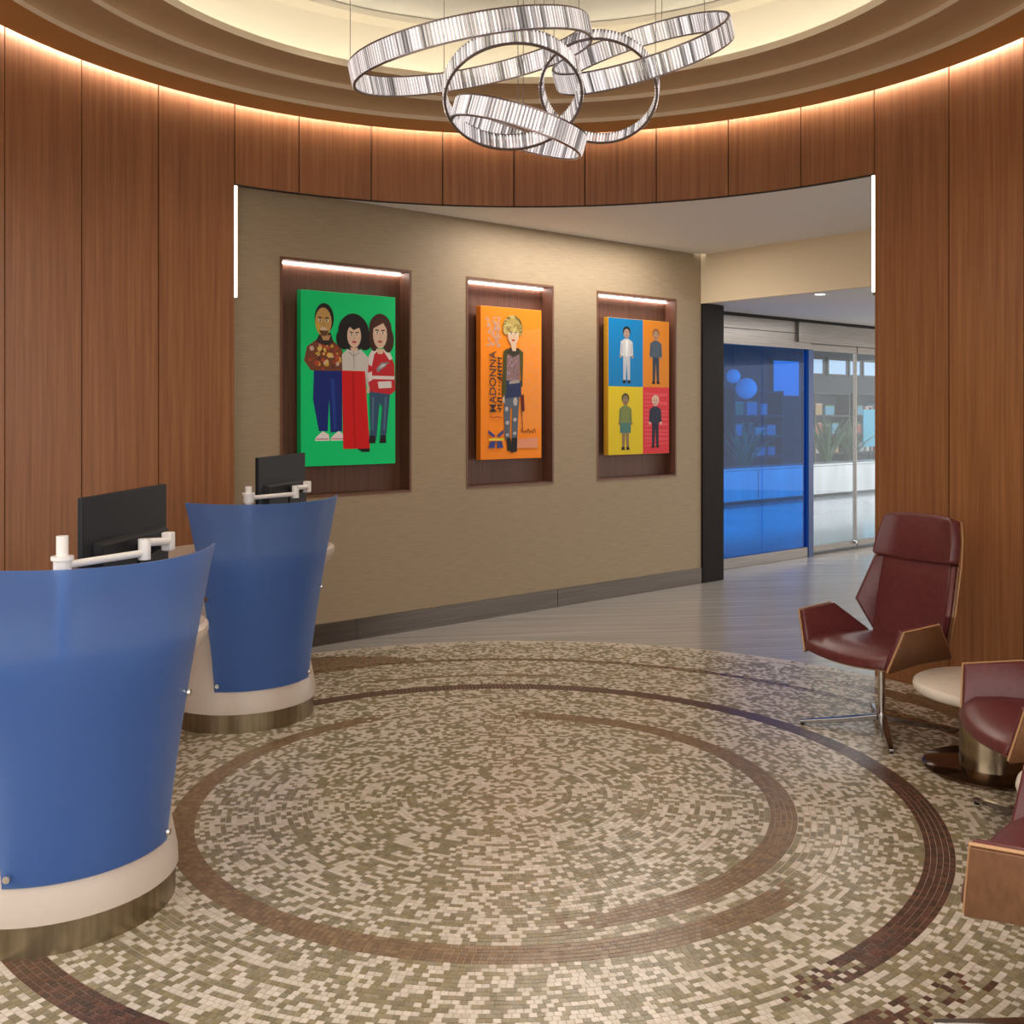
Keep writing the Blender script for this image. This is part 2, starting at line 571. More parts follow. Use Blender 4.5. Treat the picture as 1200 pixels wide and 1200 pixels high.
def ring_colour(rho, deg, rnd):
    """bands of darker tiles, with a tattered end where the photo shows one"""
    def fade(d_end, width=9.):
        return rnd < max(0., min(1., d_end / width))
    # inner swirl, right hand side: from the back (85) clockwise to -77
    if 1.115 <= rho <= 1.228 and in_arc(deg, -84, 92):
        e = min((deg + 84) % 360, (92 - deg) % 360)
        if fade(e, 14):
            return BROWN
    # outer tan swirl: from the back left through the front to the right front
    if 1.300 <= rho <= 1.415 and in_arc(deg, 118, 322):
        e = min((deg - 118) % 360, (322 - deg) % 360)
        if fade(e, 10):
            return BROWN
    # dark ring: from behind the desks clockwise round the back to the right front
    if 1.735 <= rho <= 1.850 and in_arc(deg, -64, 150):
        e = min((deg + 64) % 360, (150 - deg) % 360)
        if fade(e, 15):
            return DARK
    # dark ring at the near desk, swinging out along the front
    swing = .075 * max(0., min(1., (deg - 238) / 60))
    if 1.905 + swing <= rho <= 2.022 + swing and in_arc(deg, 190, 310):
        e = min((deg - 190) % 360, (310 - deg) % 360)
        if fade(e, 8):
            return DARK
    if 1.99 <= rho <= 2.12 and in_arc(deg, -56, -45) and rnd < .25:
        return DARK
    if 2.045 <= rho <= 2.09 and in_arc(deg, 76, 120):
        e = min((deg - 76) % 360, (120 - deg) % 360)
        if fade(e, 8):
            return BROWN
    if 2.455 <= rho <= 2.51 and in_arc(deg, -20, 125):
        return DARK if rnd < .35 else BROWN
    # wide brown bands tapering along the back
    if in_arc(deg, 98, 150):
        w = min(1., (deg - 98) / 18)
        if 2.51 - .1 * w <= rho <= 2.52 + .32 * w and (w > .5 or rnd < .3 + w):
            return BROWN
    if in_arc(deg, 5, 44):
        w = min(1., (44 - deg) / 12)
        if 2.72 <= rho <= 2.80 + .10 * w and rnd < .3 + w:
            return BROWN
    return None


def make_mosaic():
    rng = random.Random(11)
    stuff = MB()
    nv = []
    nf = []
    nc = []
    near = []
    gap = .0021
    k = 1
    f_px = 1225.
    cells = []
    while True:
        rho = k * PITCH
        if rho > 3.2:
            break
        n = max(6, round(2 * pi * rho / .0232))
        ph = rng.random()
        cx, cy = centre(rho)
        prev = rng.random()
        for i in range(n):
            th = 2 * pi * (i + ph) / n
            x = cx + rho * cos(th)
            y = cy + rho * sin(th)
            v = rng.random()
            mixv = .80 * v + .20 * prev
            prev = v
            rnd = rng.random()
            rr = rng.random()
            t1, t2 = rng.gauss(0, .016), rng.gauss(0, .016)
            if hypot(x, y) > RAD - .012 or y < -2.6:
                continue
            deg = math.degrees(th)
            pal = ring_colour(rho, deg if deg <= 180 else deg, rnd)
            ringed = pal is not None
            if pal is None:
                lim = .47
                if rho > 2.05 and in_arc(deg, 200, 232):
                    lim = .30
                if hypot(x, y) > RAD - .10:
                    lim = .72
                pal = CREAM if mixv < lim else OLIVE
            c = pal[int(rr * len(pal))]
            s = .82 + .13 * rng.random()
            c = tuple(q * s for q in c)
            cells.append((x, y, th, rho, n, c, t1, t2, pal))
        k += 1
    # which tiles show largest: nearest to the camera and inside the frame
    vis = []
    for idx, (x, y, th, rho, n, c, t1, t2, pal) in enumerate(cells):
        Z = y + CD
        px = 615.4 + f_px * x / Z
        py = 485. + f_px * CH / Z
        if -5 < px < 1205 and py < 1210:
            blocked = hypot(x + 1.61, y + 1.19) < .42
            if not blocked:
                vis.append((Z, idx))
    vis.sort()
    singles = {i for _, i in vis[:300]}
    hw = PITCH / 2 - gap / 2
    tile_mesh = {}

    def single_mesh(col_key, col):
        me = bpy.data.meshes.new('tile')
        b = MB()
        l = .0232 / 2 - gap / 2
        b.box(-l, l, -hw, hw, -.003, 0., c=col)
        me.from_pydata(b.v, [], b.f)
        at = me.color_attributes.new('Col', 'FLOAT_COLOR', 'CORNER')
        at.data.foreach_set('color', list((*col, 1.)) * (len(b.f) * 4))
        me.materials.append(M['tile'])
        return me
    for idx, (x, y, th, rho, n, c, t1, t2, pal) in enumerate(cells):
        if idx in singles:
            key = (id(pal), int(sum(c) * 1e4) % 3)
            if key not in tile_mesh:
                tile_mesh[key] = single_mesh(key, tuple(q * .88 for q in pal[key[1]]))
            o = bpy.data.objects.new('tile', tile_mesh[key])
            COL.objects.link(o)
            o.parent = bed
            o.location = (x, y, .0004)
            o.rotation_euler = (t1, t2, th + pi / 2)
            continue
        cx, cy = centre(rho)
        da = pi / n - gap / 2 / rho
        base = len(nv)
        for zz in (0, 1):
            for (dr, dt) in ((-hw, -da), (hw, -da), (hw, da), (-hw, da)):
                z = (.0004 + dr * t1 + dt * rho * t2) if zz else -.003
                nv.append((cx + (rho + dr) * cos(th + dt), cy + (rho + dr) * sin(th + dt), z))
        b = base
        fs = [(b + 4, b + 5, b + 6, b + 7), (b, b + 1, b + 5, b + 4), (b + 1, b + 2, b + 6, b + 5), (b + 2, b + 3, b + 7, b + 6), (b + 3, b, b + 4, b + 7)]
        nf += fs
        nc += [c] * 5
    me = bpy.data.meshes.new('mosaic_tiles')
    me.from_pydata(nv, [], nf)
    at = me.color_attributes.new('Col', 'FLOAT_COLOR', 'CORNER')
    buf = []
    for c in nc:
        buf += [c[0], c[1], c[2], 1.] * 4
    at.data.foreach_set('color', buf)
    me.materials.append(M['tile'])
    me.update()
    o = bpy.data.objects.new('mosaic_tiles', me)
    COL.objects.link(o)
    o.parent = bed
    tag(o, 'small cream, olive and brown glass mosaic tiles laid in circles', kind='stuff')


make_mosaic()

# ================================================================== ART WALL AND CORRIDOR
EA = Vector((.7566, .6539, 0))
BA = Vector((.6539, -.7566, 0))       # towards the room
WO = Vector((-1.96, 2.30, 0))
WROT = atan2(EA.y, EA.x)


def wpt(s, off, z=0.):
    p = WO + EA * s + BA * off
    return (p.x, p.y, z)


# local frame of the art wall: x along the wall, y away from the room, z up
def wall_empty_loc():
    return (WO.x, WO.y, 0)


NICHE = [(.346, 1.434), (1.976, 2.905), (3.438, 4.491)]
NZ0, NZ1 = 1.060, 2.738
S0, S1 = -2.6, 4.862
CEIL2 = 3.205
wb = MB()
xs = [S0] + [q for n in NICHE for q in n] + [S1]
for i in range(len(xs) - 1):
    if i % 2 == 0:
        wb.box(xs[i], xs[i + 1], 0, .16, -.004, CEIL2 + .05)
    else:
        wb.box(xs[i], xs[i + 1], 0, .16, -.004, NZ0)
        wb.box(xs[i], xs[i + 1], 0, .16, NZ1, CEIL2 + .05)
        wb.box(xs[i], xs[i + 1], .15, .16, NZ0, NZ1)
wa = wb.build('wall_back', M['wallpaper'])
wa.location = wall_empty_loc()
wa.rotation_euler = (0, 0, WROT)
struct(wa, 'tan woven wallcovered wall with three lit art niches')
for i, (a, b) in enumerate(NICHE):
    n = MB()
    n.box(a, b, .125, .149, NZ0, NZ1)
    n.box(a, a + .012, -.004, .125, NZ0, NZ1)
    n.box(b - .012, b, -.004, .125, NZ0, NZ1)
    n.box(a + .012, b - .012, -.004, .125, NZ0, NZ0 + .012)
    n.box(a + .012, b - .012, -.004, .125, NZ1 - .012, NZ1)
    n.build('niche_lining', M['wood_dark'], wa)
    fr = MB()
    for (x0, x1, z0, z1) in ((a - .008, a, NZ0 - .008, NZ1 + .008), (b, b + .008, NZ0 - .008, NZ1 + .008), (a, b, NZ0 - .008, NZ0), (a, b, NZ1, NZ1 + .008)):
        fr.box(x0, x1, -.004, .01, z0, z1)
    fr.build('niche_trim', M['ply'], wa)
    led = MB().box(a + .02, b - .02, .104, .124, NZ1 - .024, NZ1 - .012)
    led.build('niche_light', M['led_niche'], wa)
bbx = [S0, .95, 2.95, S1]
bbr = None
for i in range(3):
    o = MB().box(bbx[i] + .002, bbx[i + 1] - .002, -.012, .0, -.004, .148).build('baseboard_back' if i == 0 else 'baseboard_length', M['base_metal'], bbr, bevel=.002)
    if i == 0:
        o.location = wall_empty_loc()
        o.rotation_euler = (0, 0, WROT)
        struct(o, 'tall bronze metal baseboard along the tan wall')
        bbr = o

# dark column at the end of the wall
colroot = MB().box(4.865, 5.19, -.022, .45, -.004, 2.728).build('trim_1', M['black_column'], None, bevel=.006)
colroot.location = wall_empty_loc()
colroot.rotation_euler = (0, 0, WROT)
struct(colroot, 'black metal clad column between the tan wall and the blue glass')

# corridor ceiling between header and art wall, bulkhead, lower ceiling
cb = MB()
cv = []
angs = [-75 + i * 3 for i in range(60)]
for a in angs:
    d = Vector((sin(R_(a)), cos(R_(a)), 0))
    best = 12.
    # art wall line: (p-WO).BA = -0.1
    den = d.dot(BA)
    if abs(den) > 1e-6:
        t = (WO.dot(BA) - .1) / den
        if t > 0:
            best = min(best, t)
    P = Vector(wpt(4.862, 0))
    den = d.dot(EA)
    if abs(den) > 1e-6:
        t = P.dot(EA) / den
        if t > 0:
            best = min(best, t)
    cv.append((d * (RAD + .044), d * best))
rows = [[(p.x, p.y, CEIL2), (q.x, q.y, CEIL2)] for p, q in cv]
cc = MB().grid(rows).build('ceiling_corridor', M['white_ceiling'], fix=False)
struct(cc, 'white flat ceiling of the corridor beyond the opening')
bk = MB().box(4.862, 4.90, -9.0, -.0, 2.728, CEIL2 + .05).build('wall_bulkhead', M['bulkhead'])
bk.location = wall_empty_loc()
bk.rotation_euler = (0, 0, WROT)
struct(bk, 'beige bulkhead dropping from the white ceiling')
lc = MB().box(4.90, 16, -9.0, .60, 2.735, 2.80).build('ceiling_entrance', M['white_ceiling'])
lc.location = wall_empty_loc()
lc.rotation_euler = (0, 0, WROT)
struct(lc, 'lower white ceiling in front of the glass doors')
dlp = Vector((2.68, 4.76, 2.735))
dl = empty('recessed_downlight', dlp, 0, 'small round recessed downlight in the low ceiling by the glass doors', 'downlight')
o = MB().lathe([(.045, -.001), (.075, -.004), (.08, 0.), (.05, .004)], 32).build('trim_ring', M['white_plastic'], dl, smooth=True)
o = MB().lathe([(.0001, -.0005), (.047, -.0005)], 32).build('lens', M['led_down'], dl)

# ---------------------------------------------------------------- storefront (local frame of the art wall, recessed .43)
SY = .43
sf = empty('window_1', wall_empty_loc(), WROT, 'full height blue film glazing beside the clear sliding doors', None, None, 'structure')
MB().box(5.19, 7.30, SY - .04, SY + .06, 2.395, 2.735).build('header_fascia', M['steel'], sf, bevel=.003)
MB().box(5.19, 7.30, SY - .045, SY - .039, 2.565, 2.572).build('header_joint', M['black'], sf)
MB().box(5.15, 12.5, SY - .06, SY + .08, 2.70, 2.735).build('top_channel', M['black_column'], sf)
MB().box(5.19, 7.26, SY - .03, SY + .03, -.004, .11).build('bottom_rail', M['steel'], sf, bevel=.003)
MB().box(7.26, 7.36, SY - .04, SY + .04, -.004, 2.395).build('mullion', plain('blue_anodised_mullion', (.012, .045, .16), .3), sf, bevel=.003)
MB().box(5.19, 6.42, SY - .006, SY + .006, .11, 2.395).build('pane', M['glass_blue'], sf)
MB().box(6.428, 7.26, SY - .006, SY + .006, .11, 2.395).build('pane', M['glass_blue'], sf)
dr = empty('door_1', wall_empty_loc(), WROT, 'clear glass sliding doors with slim steel rails', None, None, 'structure')
MB().box(7.02, 12.0, SY - .075, SY + .06, 2.47, 2.70).build('operator_box', M['steel'], dr, bevel=.004)
for a, b in ((7.37, 8.36), (8.38, 9.50), (9.52, 10.6)):
    lf = MB().box(a, b, SY + .015, SY + .05, .03, .10).build('door_rail', M['steel'], dr, bevel=.003)
    MB().box(a, b, SY + .015, SY + .05, 2.39, 2.468).build('door_rail', M['steel'], dr, bevel=.003)
    MB().box(a + .01, b - .01, SY + .028, SY + .036, .10, 2.39).build('pane', M['glass'], dr)
    MB().box(b - .03, b, SY + .012, SY + .052, .10, 2.39).build('door_stile', M['steel'], dr, bevel=.003)
    MB().cyl((b - .06, SY - .02, .085), (b - .06, SY + .015, .085), .02, n=12).build('floor_lock', M['chrome'], dr)
MB().box(7.36, 10.6, SY - .03, SY + .09, -.004, .012).build('threshold', M['base_metal'], dr)

# ---------------------------------------------------------------- hall beyond the glass
hall = empty('floor_hall', wall_empty_loc(), WROT, 'pale polished floor of the daylit hall beyond the glass', None, None, 'structure')
MB().box(3.0, 34, SY + .09, 14.0, -.05, .0).build('hall_floor_slab', M['hall_floor'], hall)
M['hall_wall'] = plain('slate_hall_wall', (.030, .042, .060), .6, noise=.2, nscale=1.5)
M['hall_ceiling'] = plain('grey_hall_ceiling', (.20, .21, .23), .8, noise=.05, nscale=2)
hw_ = MB().box(3.0, 34, 10.5, 10.6, 0, 4.2).build('wall_hall', M['hall_wall'])
hw_.location = wall_empty_loc()
hw_.rotation_euler = (0, 0, WROT)
struct(hw_, 'dark far wall of the hall beyond the glass')
hc = MB().box(3.0, 34, SY + .12, 10.6, 4.0, 4.1).build('ceiling_hall', M['hall_ceiling'])
hc.location = wall_empty_loc()
hc.rotation_euler = (0, 0, WROT)
struct(hc, 'grey ceiling of the hall beyond the glass')
M['daylight'] = plain('daylit_window_pane', (.5, .7, .9), .2, emit=(.30, .56, .95), es=.24)
M['frame_dark'] = plain('dark_window_frame', (.03, .03, .035), .5)
for i, (s, e, z0, z1, lab) in enumerate(((20.5, 21.7, 2.15, 3.10, 'large square daylit window of the hall seen through the blue glass'),
                                         (22.15, 22.85, 2.80, 3.20, 'high daylit hall window just past the blue mullion'),
                                         (23.15, 24.05, 2.80, 3.20, 'wide high daylit hall window seen through the first door leaf'),
                                         (24.25, 24.80, 2.80, 3.20, 'narrow high daylit hall window behind the door stile'),
                                         (25.00, 25.80, 2.80, 3.20, 'high daylit hall window nearest the walnut jamb'))):
    wroot = empty('window_%d' % (i + 2), wall_empty_loc(), WROT, lab, None, None, 'structure')
    MB().box(s, e, 10.44, 10.47, z0, z1).build('pane', M['daylight'], wroot)
    fr = MB()
    for x0, x1, y0, y1 in ((s - .06, s, z0 - .06, z1 + .06), (e, e + .06, z0 - .06, z1 + .06), (s, e, z0 - .06, z0), (s, e, z1, z1 + .06)):
        fr.box(x0, x1, 10.42, 10.50, y0, y1)
    fr.build('frame', M['frame_dark'], wroot)
# hall furniture: a low clad planter bench, shelving with goods, plants, a cyan banner, a globe lamp
pb = empty('planter_bench', wpt(13.0, -5.2, 0), WROT, 'long low pale metal clad planter bench standing beyond the glass', 'bench')
M['clad'] = streak('pale_metal_cladding', (.42, .44, .46), (.60, .62, .64), (3, 3, .4), rough=.25, metal=.5)
for k in range(8):
    MB().box(-5 + k * 1.6, -5 + k * 1.6 + 1.58, 0, .5, .06, .62).build('cladding_panel', M['clad'], pb, bevel=.01)
MB().box(-5, 7.8, .04, .46, 0, .06).build('plinth', M['frame_dark'], pb)
MB().box(-5, 7.8, -.02, .52, .62, .66).build('coping', M['clad'], pb, bevel=.005)


def leaf_plant(name, loc, h, n, label, seed, col):
    rg = random.Random(seed)
    root = empty(name, loc, 0, label, 'plant', 'plants beyond the glass')
    mt = plain(name + '_leaf', col, .5, noise=.25, nscale=8)
    MB().lathe([(.0001, 0), (.16, 0), (.20, .36), (.18, .36), (.17, .32), (.0001, .32)], 20).build('pot', M['frame_dark'], root, smooth=True)
    b = MB()
    for i in range(n):
        a = rg.random() * 2 * pi
        l = h * (.5 + .5 * rg.random())
        lean = .15 + .5 * rg.random()
        w = .035 + .03 * rg.random()
        pts = []
        for t in (0, .35, .7, 1.):
            r = lean * l * t * t
            pts.append((Vector((cos(a) * r, sin(a) * r, .32 + l * t * (1 - .25 * t * lean))), w * sin(pi * min(1, .15 + .85 * t)) if t < 1 else .003))
        sd = Vector((-sin(a), cos(a), 0))
        rows = [[p - sd * q, p + Vector((0, 0, -.3 * q)), p + sd * q] for p, q in pts]
        b.grid(rows)
    o = b.build('foliage', mt, root, smooth=True, solid=(.003, 0))
    tag(o, kind='stuff')
    return root


leaf_plant('potted_plant', wpt(16.25, -6.0), 1.5, 40, 'leafy plant in a dark pot behind the bench, nearest the blue glass edge', 3, (.05, .11, .045))
leaf_plant('potted_plant', wpt(17.25, -6.1), 1.25, 36, 'lower leafy plant in a dark pot behind the bench, nearest the doors', 5, (.06, .10, .05))
leaf_plant('potted_plant', wpt(13.4, -6.0), 1.3, 40, 'leafy plant in a dark pot seen through the blue glass', 8, (.10, .22, .10))


def shelf_unit(loc, w, label, seed):
    rg = random.Random(seed)
    root = empty('display_shelf', loc, WROT, label, 'shelf', 'display shelves beyond the glass')
    fm = M['frame_dark']
    MB().box(0, .05, 0, .4, 0, 2.2).build('side_panel', fm, root)
    MB().box(w - .05, w, 0, .4, 0, 2.2).build('side_panel', fm, root)
    for z in (.1, .62, 1.10, 1.58, 2.15):
        MB().box(.05, w - .05, 0, .4, z, z + .04).build('shelf_board', fm, root)
    MB().box(.05, w - .05, .38, .4, .1, 2.2).build('back_panel', M['hall_wall'], root)
    return root


cols = [(.55, .45, .40), (.42, .10, .08), (.10, .35, .50), (.62, .60, .55), (.50, .30, .12), (.12, .28, .16), (.35, .42, .50)]
cm = [plain('carton_%d' % i, c, .5) for i, c in enumerate(cols)]
BOX_WORDS = ['beige', 'dark red', 'teal', 'off white', 'tan', 'green', 'grey blue']
SHELF_WORDS = {.66: 'second', 1.14: 'middle', 1.62: 'upper'}
rg = random.Random(21)
for si, (s, w, lab, which) in enumerate(((16.2, 1.9, 'dark display shelf of goods seen through the blue glass', 'the shelf behind the blue glass'),
                                         (19.4, 1.6, 'dark display shelf of goods seen through the first door leaf', 'the shelf behind the first door leaf'),
                                         (21.3, 1.6, 'dark display shelf of goods beside the cyan banner', 'the shelf beside the cyan banner'))):
    sh = shelf_unit(wpt(s, -8.4), w, lab, si)
    for z in (.66, 1.14, 1.62):
        x = .12
        order = rg.sample(range(7), 7)
        while x < w - .45:
            bw = .22 + .18 * rg.random()
            bh = .18 + .16 * rg.random()
            ci = order.pop()
            p = wpt(s + x, -8.45, z - .0)
            bx = empty('carton', p, WROT, '%s carton on the %s board of %s' % (BOX_WORDS[ci], SHELF_WORDS[z], which), 'box', 'cartons on the ' + which[4:])
            MB().box(0, bw, .04, .30, 0.0, bh).build('body', cm[ci], bx, bevel=.008)
            MB().box(-.004, bw + .004, .036, .304, bh - .03, bh + .004).build('lid', cm[(ci + 3) % 7], bx, bevel=.004)
            x += bw + .06 + .1 * rg.random()
bn = empty('banner_stand', wpt(18.65, -6.4), WROT, 'cyan banner on a dark stand beyond the second door leaf', 'banner')
MB().box(-.35, .35, -.02, .0, .9, 1.75).build('banner_sheet', plain('cyan_print', (.03, .35, .52), .4, emit=(.03, .35, .52), es=.0), bn)
MB().box(-.03, .03, 0, .03, 0, 1.8).build('pole', M['frame_dark'], bn)
MB().box(-.3, .3, -.2, .2, 0, .03).build('foot', M['frame_dark'], bn)
M['globe'] = plain('rosy_globe_glass', (.8, .5, .6), .3, emit=(1, .55, .65), es=.22)
for s, off, z, lab in ((12.95, -5.6, 2.13, 'glowing rosy globe lamp hanging beyond the blue glass'), (12.3, -5.4, 2.34, 'smaller glowing globe lamp hanging higher near the black column')):
    gl = empty('globe_pendant', wpt(s, -off if False else off, z), 0, lab, 'pendant lamp', 'globe lamps')
    rr = .20 if z < 2.3 else .13
    MB().lathe([(.0001, -rr)] + [(rr * cos(t), rr * sin(t)) for t in [(-pi / 2) + pi * k / 14 for k in range(1, 14)]] + [(.0001, rr)], 28).build('globe', M['globe'], gl, smooth=True)
    MB().cyl((0, 0, rr - .01), (0, 0, 4.0 - z), .008, n=8).build('cord', M['frame_dark'], gl)
area_lamp('hall_fill_lamp', wpt(9.5, -2.2, 3.9), 8.0, HALL_FILL, (.90, .96, 1.0), 2.0, (0, 0, WROT))  # added fill standing in for the hall's daylight
area_lamp('hall_fill_lamp', wpt(17.5, -4.2, 3.9), 8.0, HALL_FILL, (.90, .96, 1.0), 5.0, (0, 0, WROT))  # second added fill, for the depth of the hall
area_lamp('corridor_fill_lamp', wpt(7.0, 1.2, 2.70), 2.0, 34., (1, .95, .90), 2.0, (0, 0, WROT))  # added fill brightening the entrance end of the corridor
area_lamp('corridor_fill_lamp', wpt(3.0, .50, 3.19), 2.2, 30., (1, .93, .84), .3, (0, 0, WROT))  # added fill washing the wallcovered wall
# ring of added fill spots under the dome top, without fixtures
for k, a in enumerate((0, 60, 120, 180, 240, 300)):
    sp = bpy.data.lights.new('rotunda_fill_spot', 'SPOT')
    sp.energy = FILL_SPOT
    sp.color = (1, .88, .74)
    sp.spot_size = R_(120)
    sp.spot_blend = .8
    sp.shadow_soft_size = .12
    so = bpy.data.objects.new('rotunda_fill_spot', sp)
    so.location = pol(1.5, a + 20, 4.05)
    COL.objects.link(so)

# ================================================================== CANVASES
def ell(cx, cy, rx, ry, n=18, a0=0., a1=2 * pi):
    return [(cx + rx * cos(a0 + (a1 - a0) * i / n), cy + ry * sin(a0 + (a1 - a0) * i / n)) for i in range(n)]


class Print:
    """flat painted shapes, each layer a hair above the one below (local x right, z up, face at y)"""
    def __init__(s, w, h, y):
        s.w, s.h, s.y, s.k, s.mb = w, h, y, 0, MB()

    def poly(s, pts, c):
        s.k += 1
        y = s.y - .0003 - .00003 * s.k
        n = len(pts)
        s.mb.add([(x, y, z) for x, z in pts], [tuple(range(n))], c)

    def ellipse(s, cx, cy, rx, ry, c, n=18):
        s.poly(ell(cx, cy, rx, ry, n), c)

    def line(s, pts, wd, c):
        for (x0, z0), (x1, z1) in zip(pts[:-1], pts[1:]):
            L = hypot(x1 - x0, z1 - z0) or 1e-6
            nx, nz = -(z1 - z0) / L * wd / 2, (x1 - x0) / L * wd / 2
            s.poly([(x0 + nx, z0 + nz), (x1 + nx, z1 + nz), (x1 - nx, z1 - nz), (x0 - nx, z0 - nz)], c)

    def face(s, x, z, rx, rz, skin, dark=(.03, .02, .015), lip=(.35, .05, .05), shade=None):
        s.ellipse(x, z, rx, rz, skin)
        if shade:
            s.poly([(x - rx * .95, z + rz * .1), (x - rx * .45, z - rz * .2), (x - rx * .3, z - rz * .9), (x - rx * .7, z - rz * .65)], shade)
        for q in (-1, 1):
            s.ellipse(x + q * rx * .42, z + rz * .10, rx * .22, rz * .08, (.8, .78, .72), 10)
            s.ellipse(x + q * rx * .40, z + rz * .10, rx * .11, rz * .08, dark, 8)
            s.line([(x + q * rx * .18, z + rz * .26), (x + q * rx * .66, z + rz * .30)], rz * .09, dark)
        s.line([(x, z + rz * .05), (x + rx * .12, z - rz * .25), (x - rx * .06, z - rz * .27)], rz * .045, tuple(q * .55 for q in skin))
        s.ellipse(x, z - rz * .52, rx * .34, rz * .09, lip, 12)

    def build(s, parent):
        o = s.mb.build('painted_figures', M['print'], parent, fix=False)
        return o


def canvas(s0, s1, z0, z1, label, side_col):
    w, h = s1 - s0, z1 - z0
    root = empty('canvas_print', wpt(s0, .0, z0), WROT, label, 'artwork')
    m = plain('canvas_edge', side_col, .5, noise=.05, nscale=30)
    MB().box(0, w, .012, .072, 0, h).build('stretched_canvas', m, root, bevel=.004)
    MB().box(.08, w - .08, .072, .1245, .10, h - .10).build('hanging_frame', M['gap'], root)
    return root, w, h


def lettering(text, parent, x, z, size, rot, col, y, xs=1.0):
    cu = bpy.data.curves.new('lettering', 'FONT')
    cu.body = text
    cu.size = size
    cu.extrude = .0003
    cu.align_x = 'LEFT'
    cu.offset = size * .004
    ob = bpy.data.objects.new('lettering_tmp', cu)
    COL.objects.link(ob)
    dg = bpy.context.evaluated_depsgraph_get()
    dg.update()
    me = bpy.data.meshes.new_from_object(ob.evaluated_get(dg))
    me.name = 'lettering'
    bpy.data.objects.remove(ob)
    o = bpy.data.objects.new('lettering', me)
    me.materials.clear()
    me.materials.append(plain('lettering_ink', col, .5))
    COL.objects.link(o)
    o.parent = parent
    o.scale = (xs, 1, 1)
    o.location = (x, y, z)
    # stands upright on the canvas, then turned in the canvas plane
    o.rotation_euler = (Matrix.Rotation(-rot, 4, 'Y') @ Matrix.Rotation(pi / 2, 4, 'X')).to_euler()
    return o


SKIN1 = (.42, .24, .10)
SKIN2 = (.62, .44, .32)
SKIN3 = (.60, .42, .28)
BLK = (.012, .010, .010)
# 1: green canvas, three painted figures
g1, w, h = canvas(.508, 1.305, 1.275, 2.530, 'bright green canvas of three painted figures in blue, red and denim', (.0, .52, .14))
P = Print(w, h, .012)
X = lambda u: u * w
Zv = lambda v: h - v * h
P.poly([(0.003, .003), (w - .003, .003), (w - .003, h - .003), (.003, h - .003)], (.0, .56, .16))
# fractions read from the left edge (u) and from the top (v)
# left figure: blue trousers, patterned brown top, white trainers
P.poly([(X(.13), Zv(.44)), (X(.42), Zv(.44)), (X(.42), Zv(.80)), (X(.30), Zv(.81)), (X(.285), Zv(.62)), (X(.27), Zv(.80)), (X(.18), Zv(.80)), (X(.12), Zv(.62))], (.008, .020, .16))
P.poly([(X(.30), Zv(.50)), (X(.34), Zv(.50)), (X(.36), Zv(.79)), (X(.33), Zv(.79))], (.012, .045, .25))
for q in (.20, .36):
    P.poly([(X(q - .06), Zv(.855)), (X(q + .09), Zv(.855)), (X(q + .08), Zv(.82)), (X(q + .02), Zv(.80)), (X(q - .05), Zv(.835))], (.70, .66, .66))
    P.line([(X(q - .05), Zv(.845)), (X(q + .08), Zv(.845))], .006, (.30, .06, .08))
P.poly([(X(.03), Zv(.40)), (X(.06), Zv(.32)), (X(.16), Zv(.275)), (X(.32), Zv(.275)), (X(.42), Zv(.33)), (X(.44), Zv(.45)), (X(.30), Zv(.455)), (X(.10), Zv(.455))], (.16, .050, .025))
rg = random.Random(4)
for i in range(46):
    a, r = rg.random() * 2 * pi, sqrt(rg.random())
    P.ellipse(X(.24) + r * cos(a) * X(.17), Zv(.37) + r * sin(a) * h * .075, .010 + .014 * rg.random(), .009 + .012 * rg.random(),
              rg.choice([(.50, .30, .03), (.40, .06, .03), (.62, .42, .10), (.10, .03, .02), (.28, .05, .02), (.50, .36, .28)]), 7)
P.poly([(X(.15), Zv(.29)), (X(.19), Zv(.235)), (X(.30), Zv(.235)), (X(.33), Zv(.29)), (X(.24), Zv(.31))], (.03, .02, .02))
P.poly([(X(.20), Zv(.25)), (X(.30), Zv(.25)), (X(.28), Zv(.28)), (X(.22), Zv(.28))], SKIN1)
P.ellipse(X(.235), Zv(.155), X(.098), h * .088, BLK, 22)
P.face(X(.225), Zv(.175), X(.084), h * .082, (.45, .27, .085), lip=(.40, .16, .10), shade=(.52, .33, .03))
P.poly([(X(.18), Zv(.225)), (X(.28), Zv(.225)), (X(.255), Zv(.255)), (X(.205), Zv(.255))], (.10, .05, .02))
P.ellipse(X(.225), Zv(.215), X(.038), h * .010, (.55, .40, .30), 10)
# middle figure: big dark hair, white blouse, long red trousers
P.poly([(X(.415), Zv(.44)), (X(.66), Zv(.44)), (X(.715), Zv(.905)), (X(.43), Zv(.905))], (.55, .008, .010))
P.poly([(X(.52), Zv(.46)), (X(.545), Zv(.46)), (X(.56), Zv(.90)), (X(.545), Zv(.90))], (.40, .006, .008))
P.poly([(X(.58), Zv(.905)), (X(.715), Zv(.905)), (X(.71), Zv(.925)), (X(.63), Zv(.925))], BLK)
P.poly([(X(.42), Zv(.45)), (X(.415), Zv(.36)), (X(.47), Zv(.325)), (X(.62), Zv(.325)), (X(.70), Zv(.37)), (X(.71), Zv(.55)), (X(.685), Zv(.55)), (X(.66), Zv(.45))], (.52, .50, .46))
P.line([(X(.54), Zv(.33)), (X(.545), Zv(.44))], .006, (.25, .23, .21))
P.line([(X(.49), Zv(.34)), (X(.54), Zv(.365)), (X(.60), Zv(.34))], .007, (.28, .26, .24))
P.ellipse(X(.697), Zv(.565), X(.020), h * .016, SKIN2, 10)
for (ex, ez, rx, rz) in ((.54, .225, .165, .108), (.44, .265, .085, .062), (.66, .265, .085, .062), (.54, .165, .110, .050)):
    P.ellipse(X(ex), Zv(ez), X(rx), h * rz, BLK, 24)
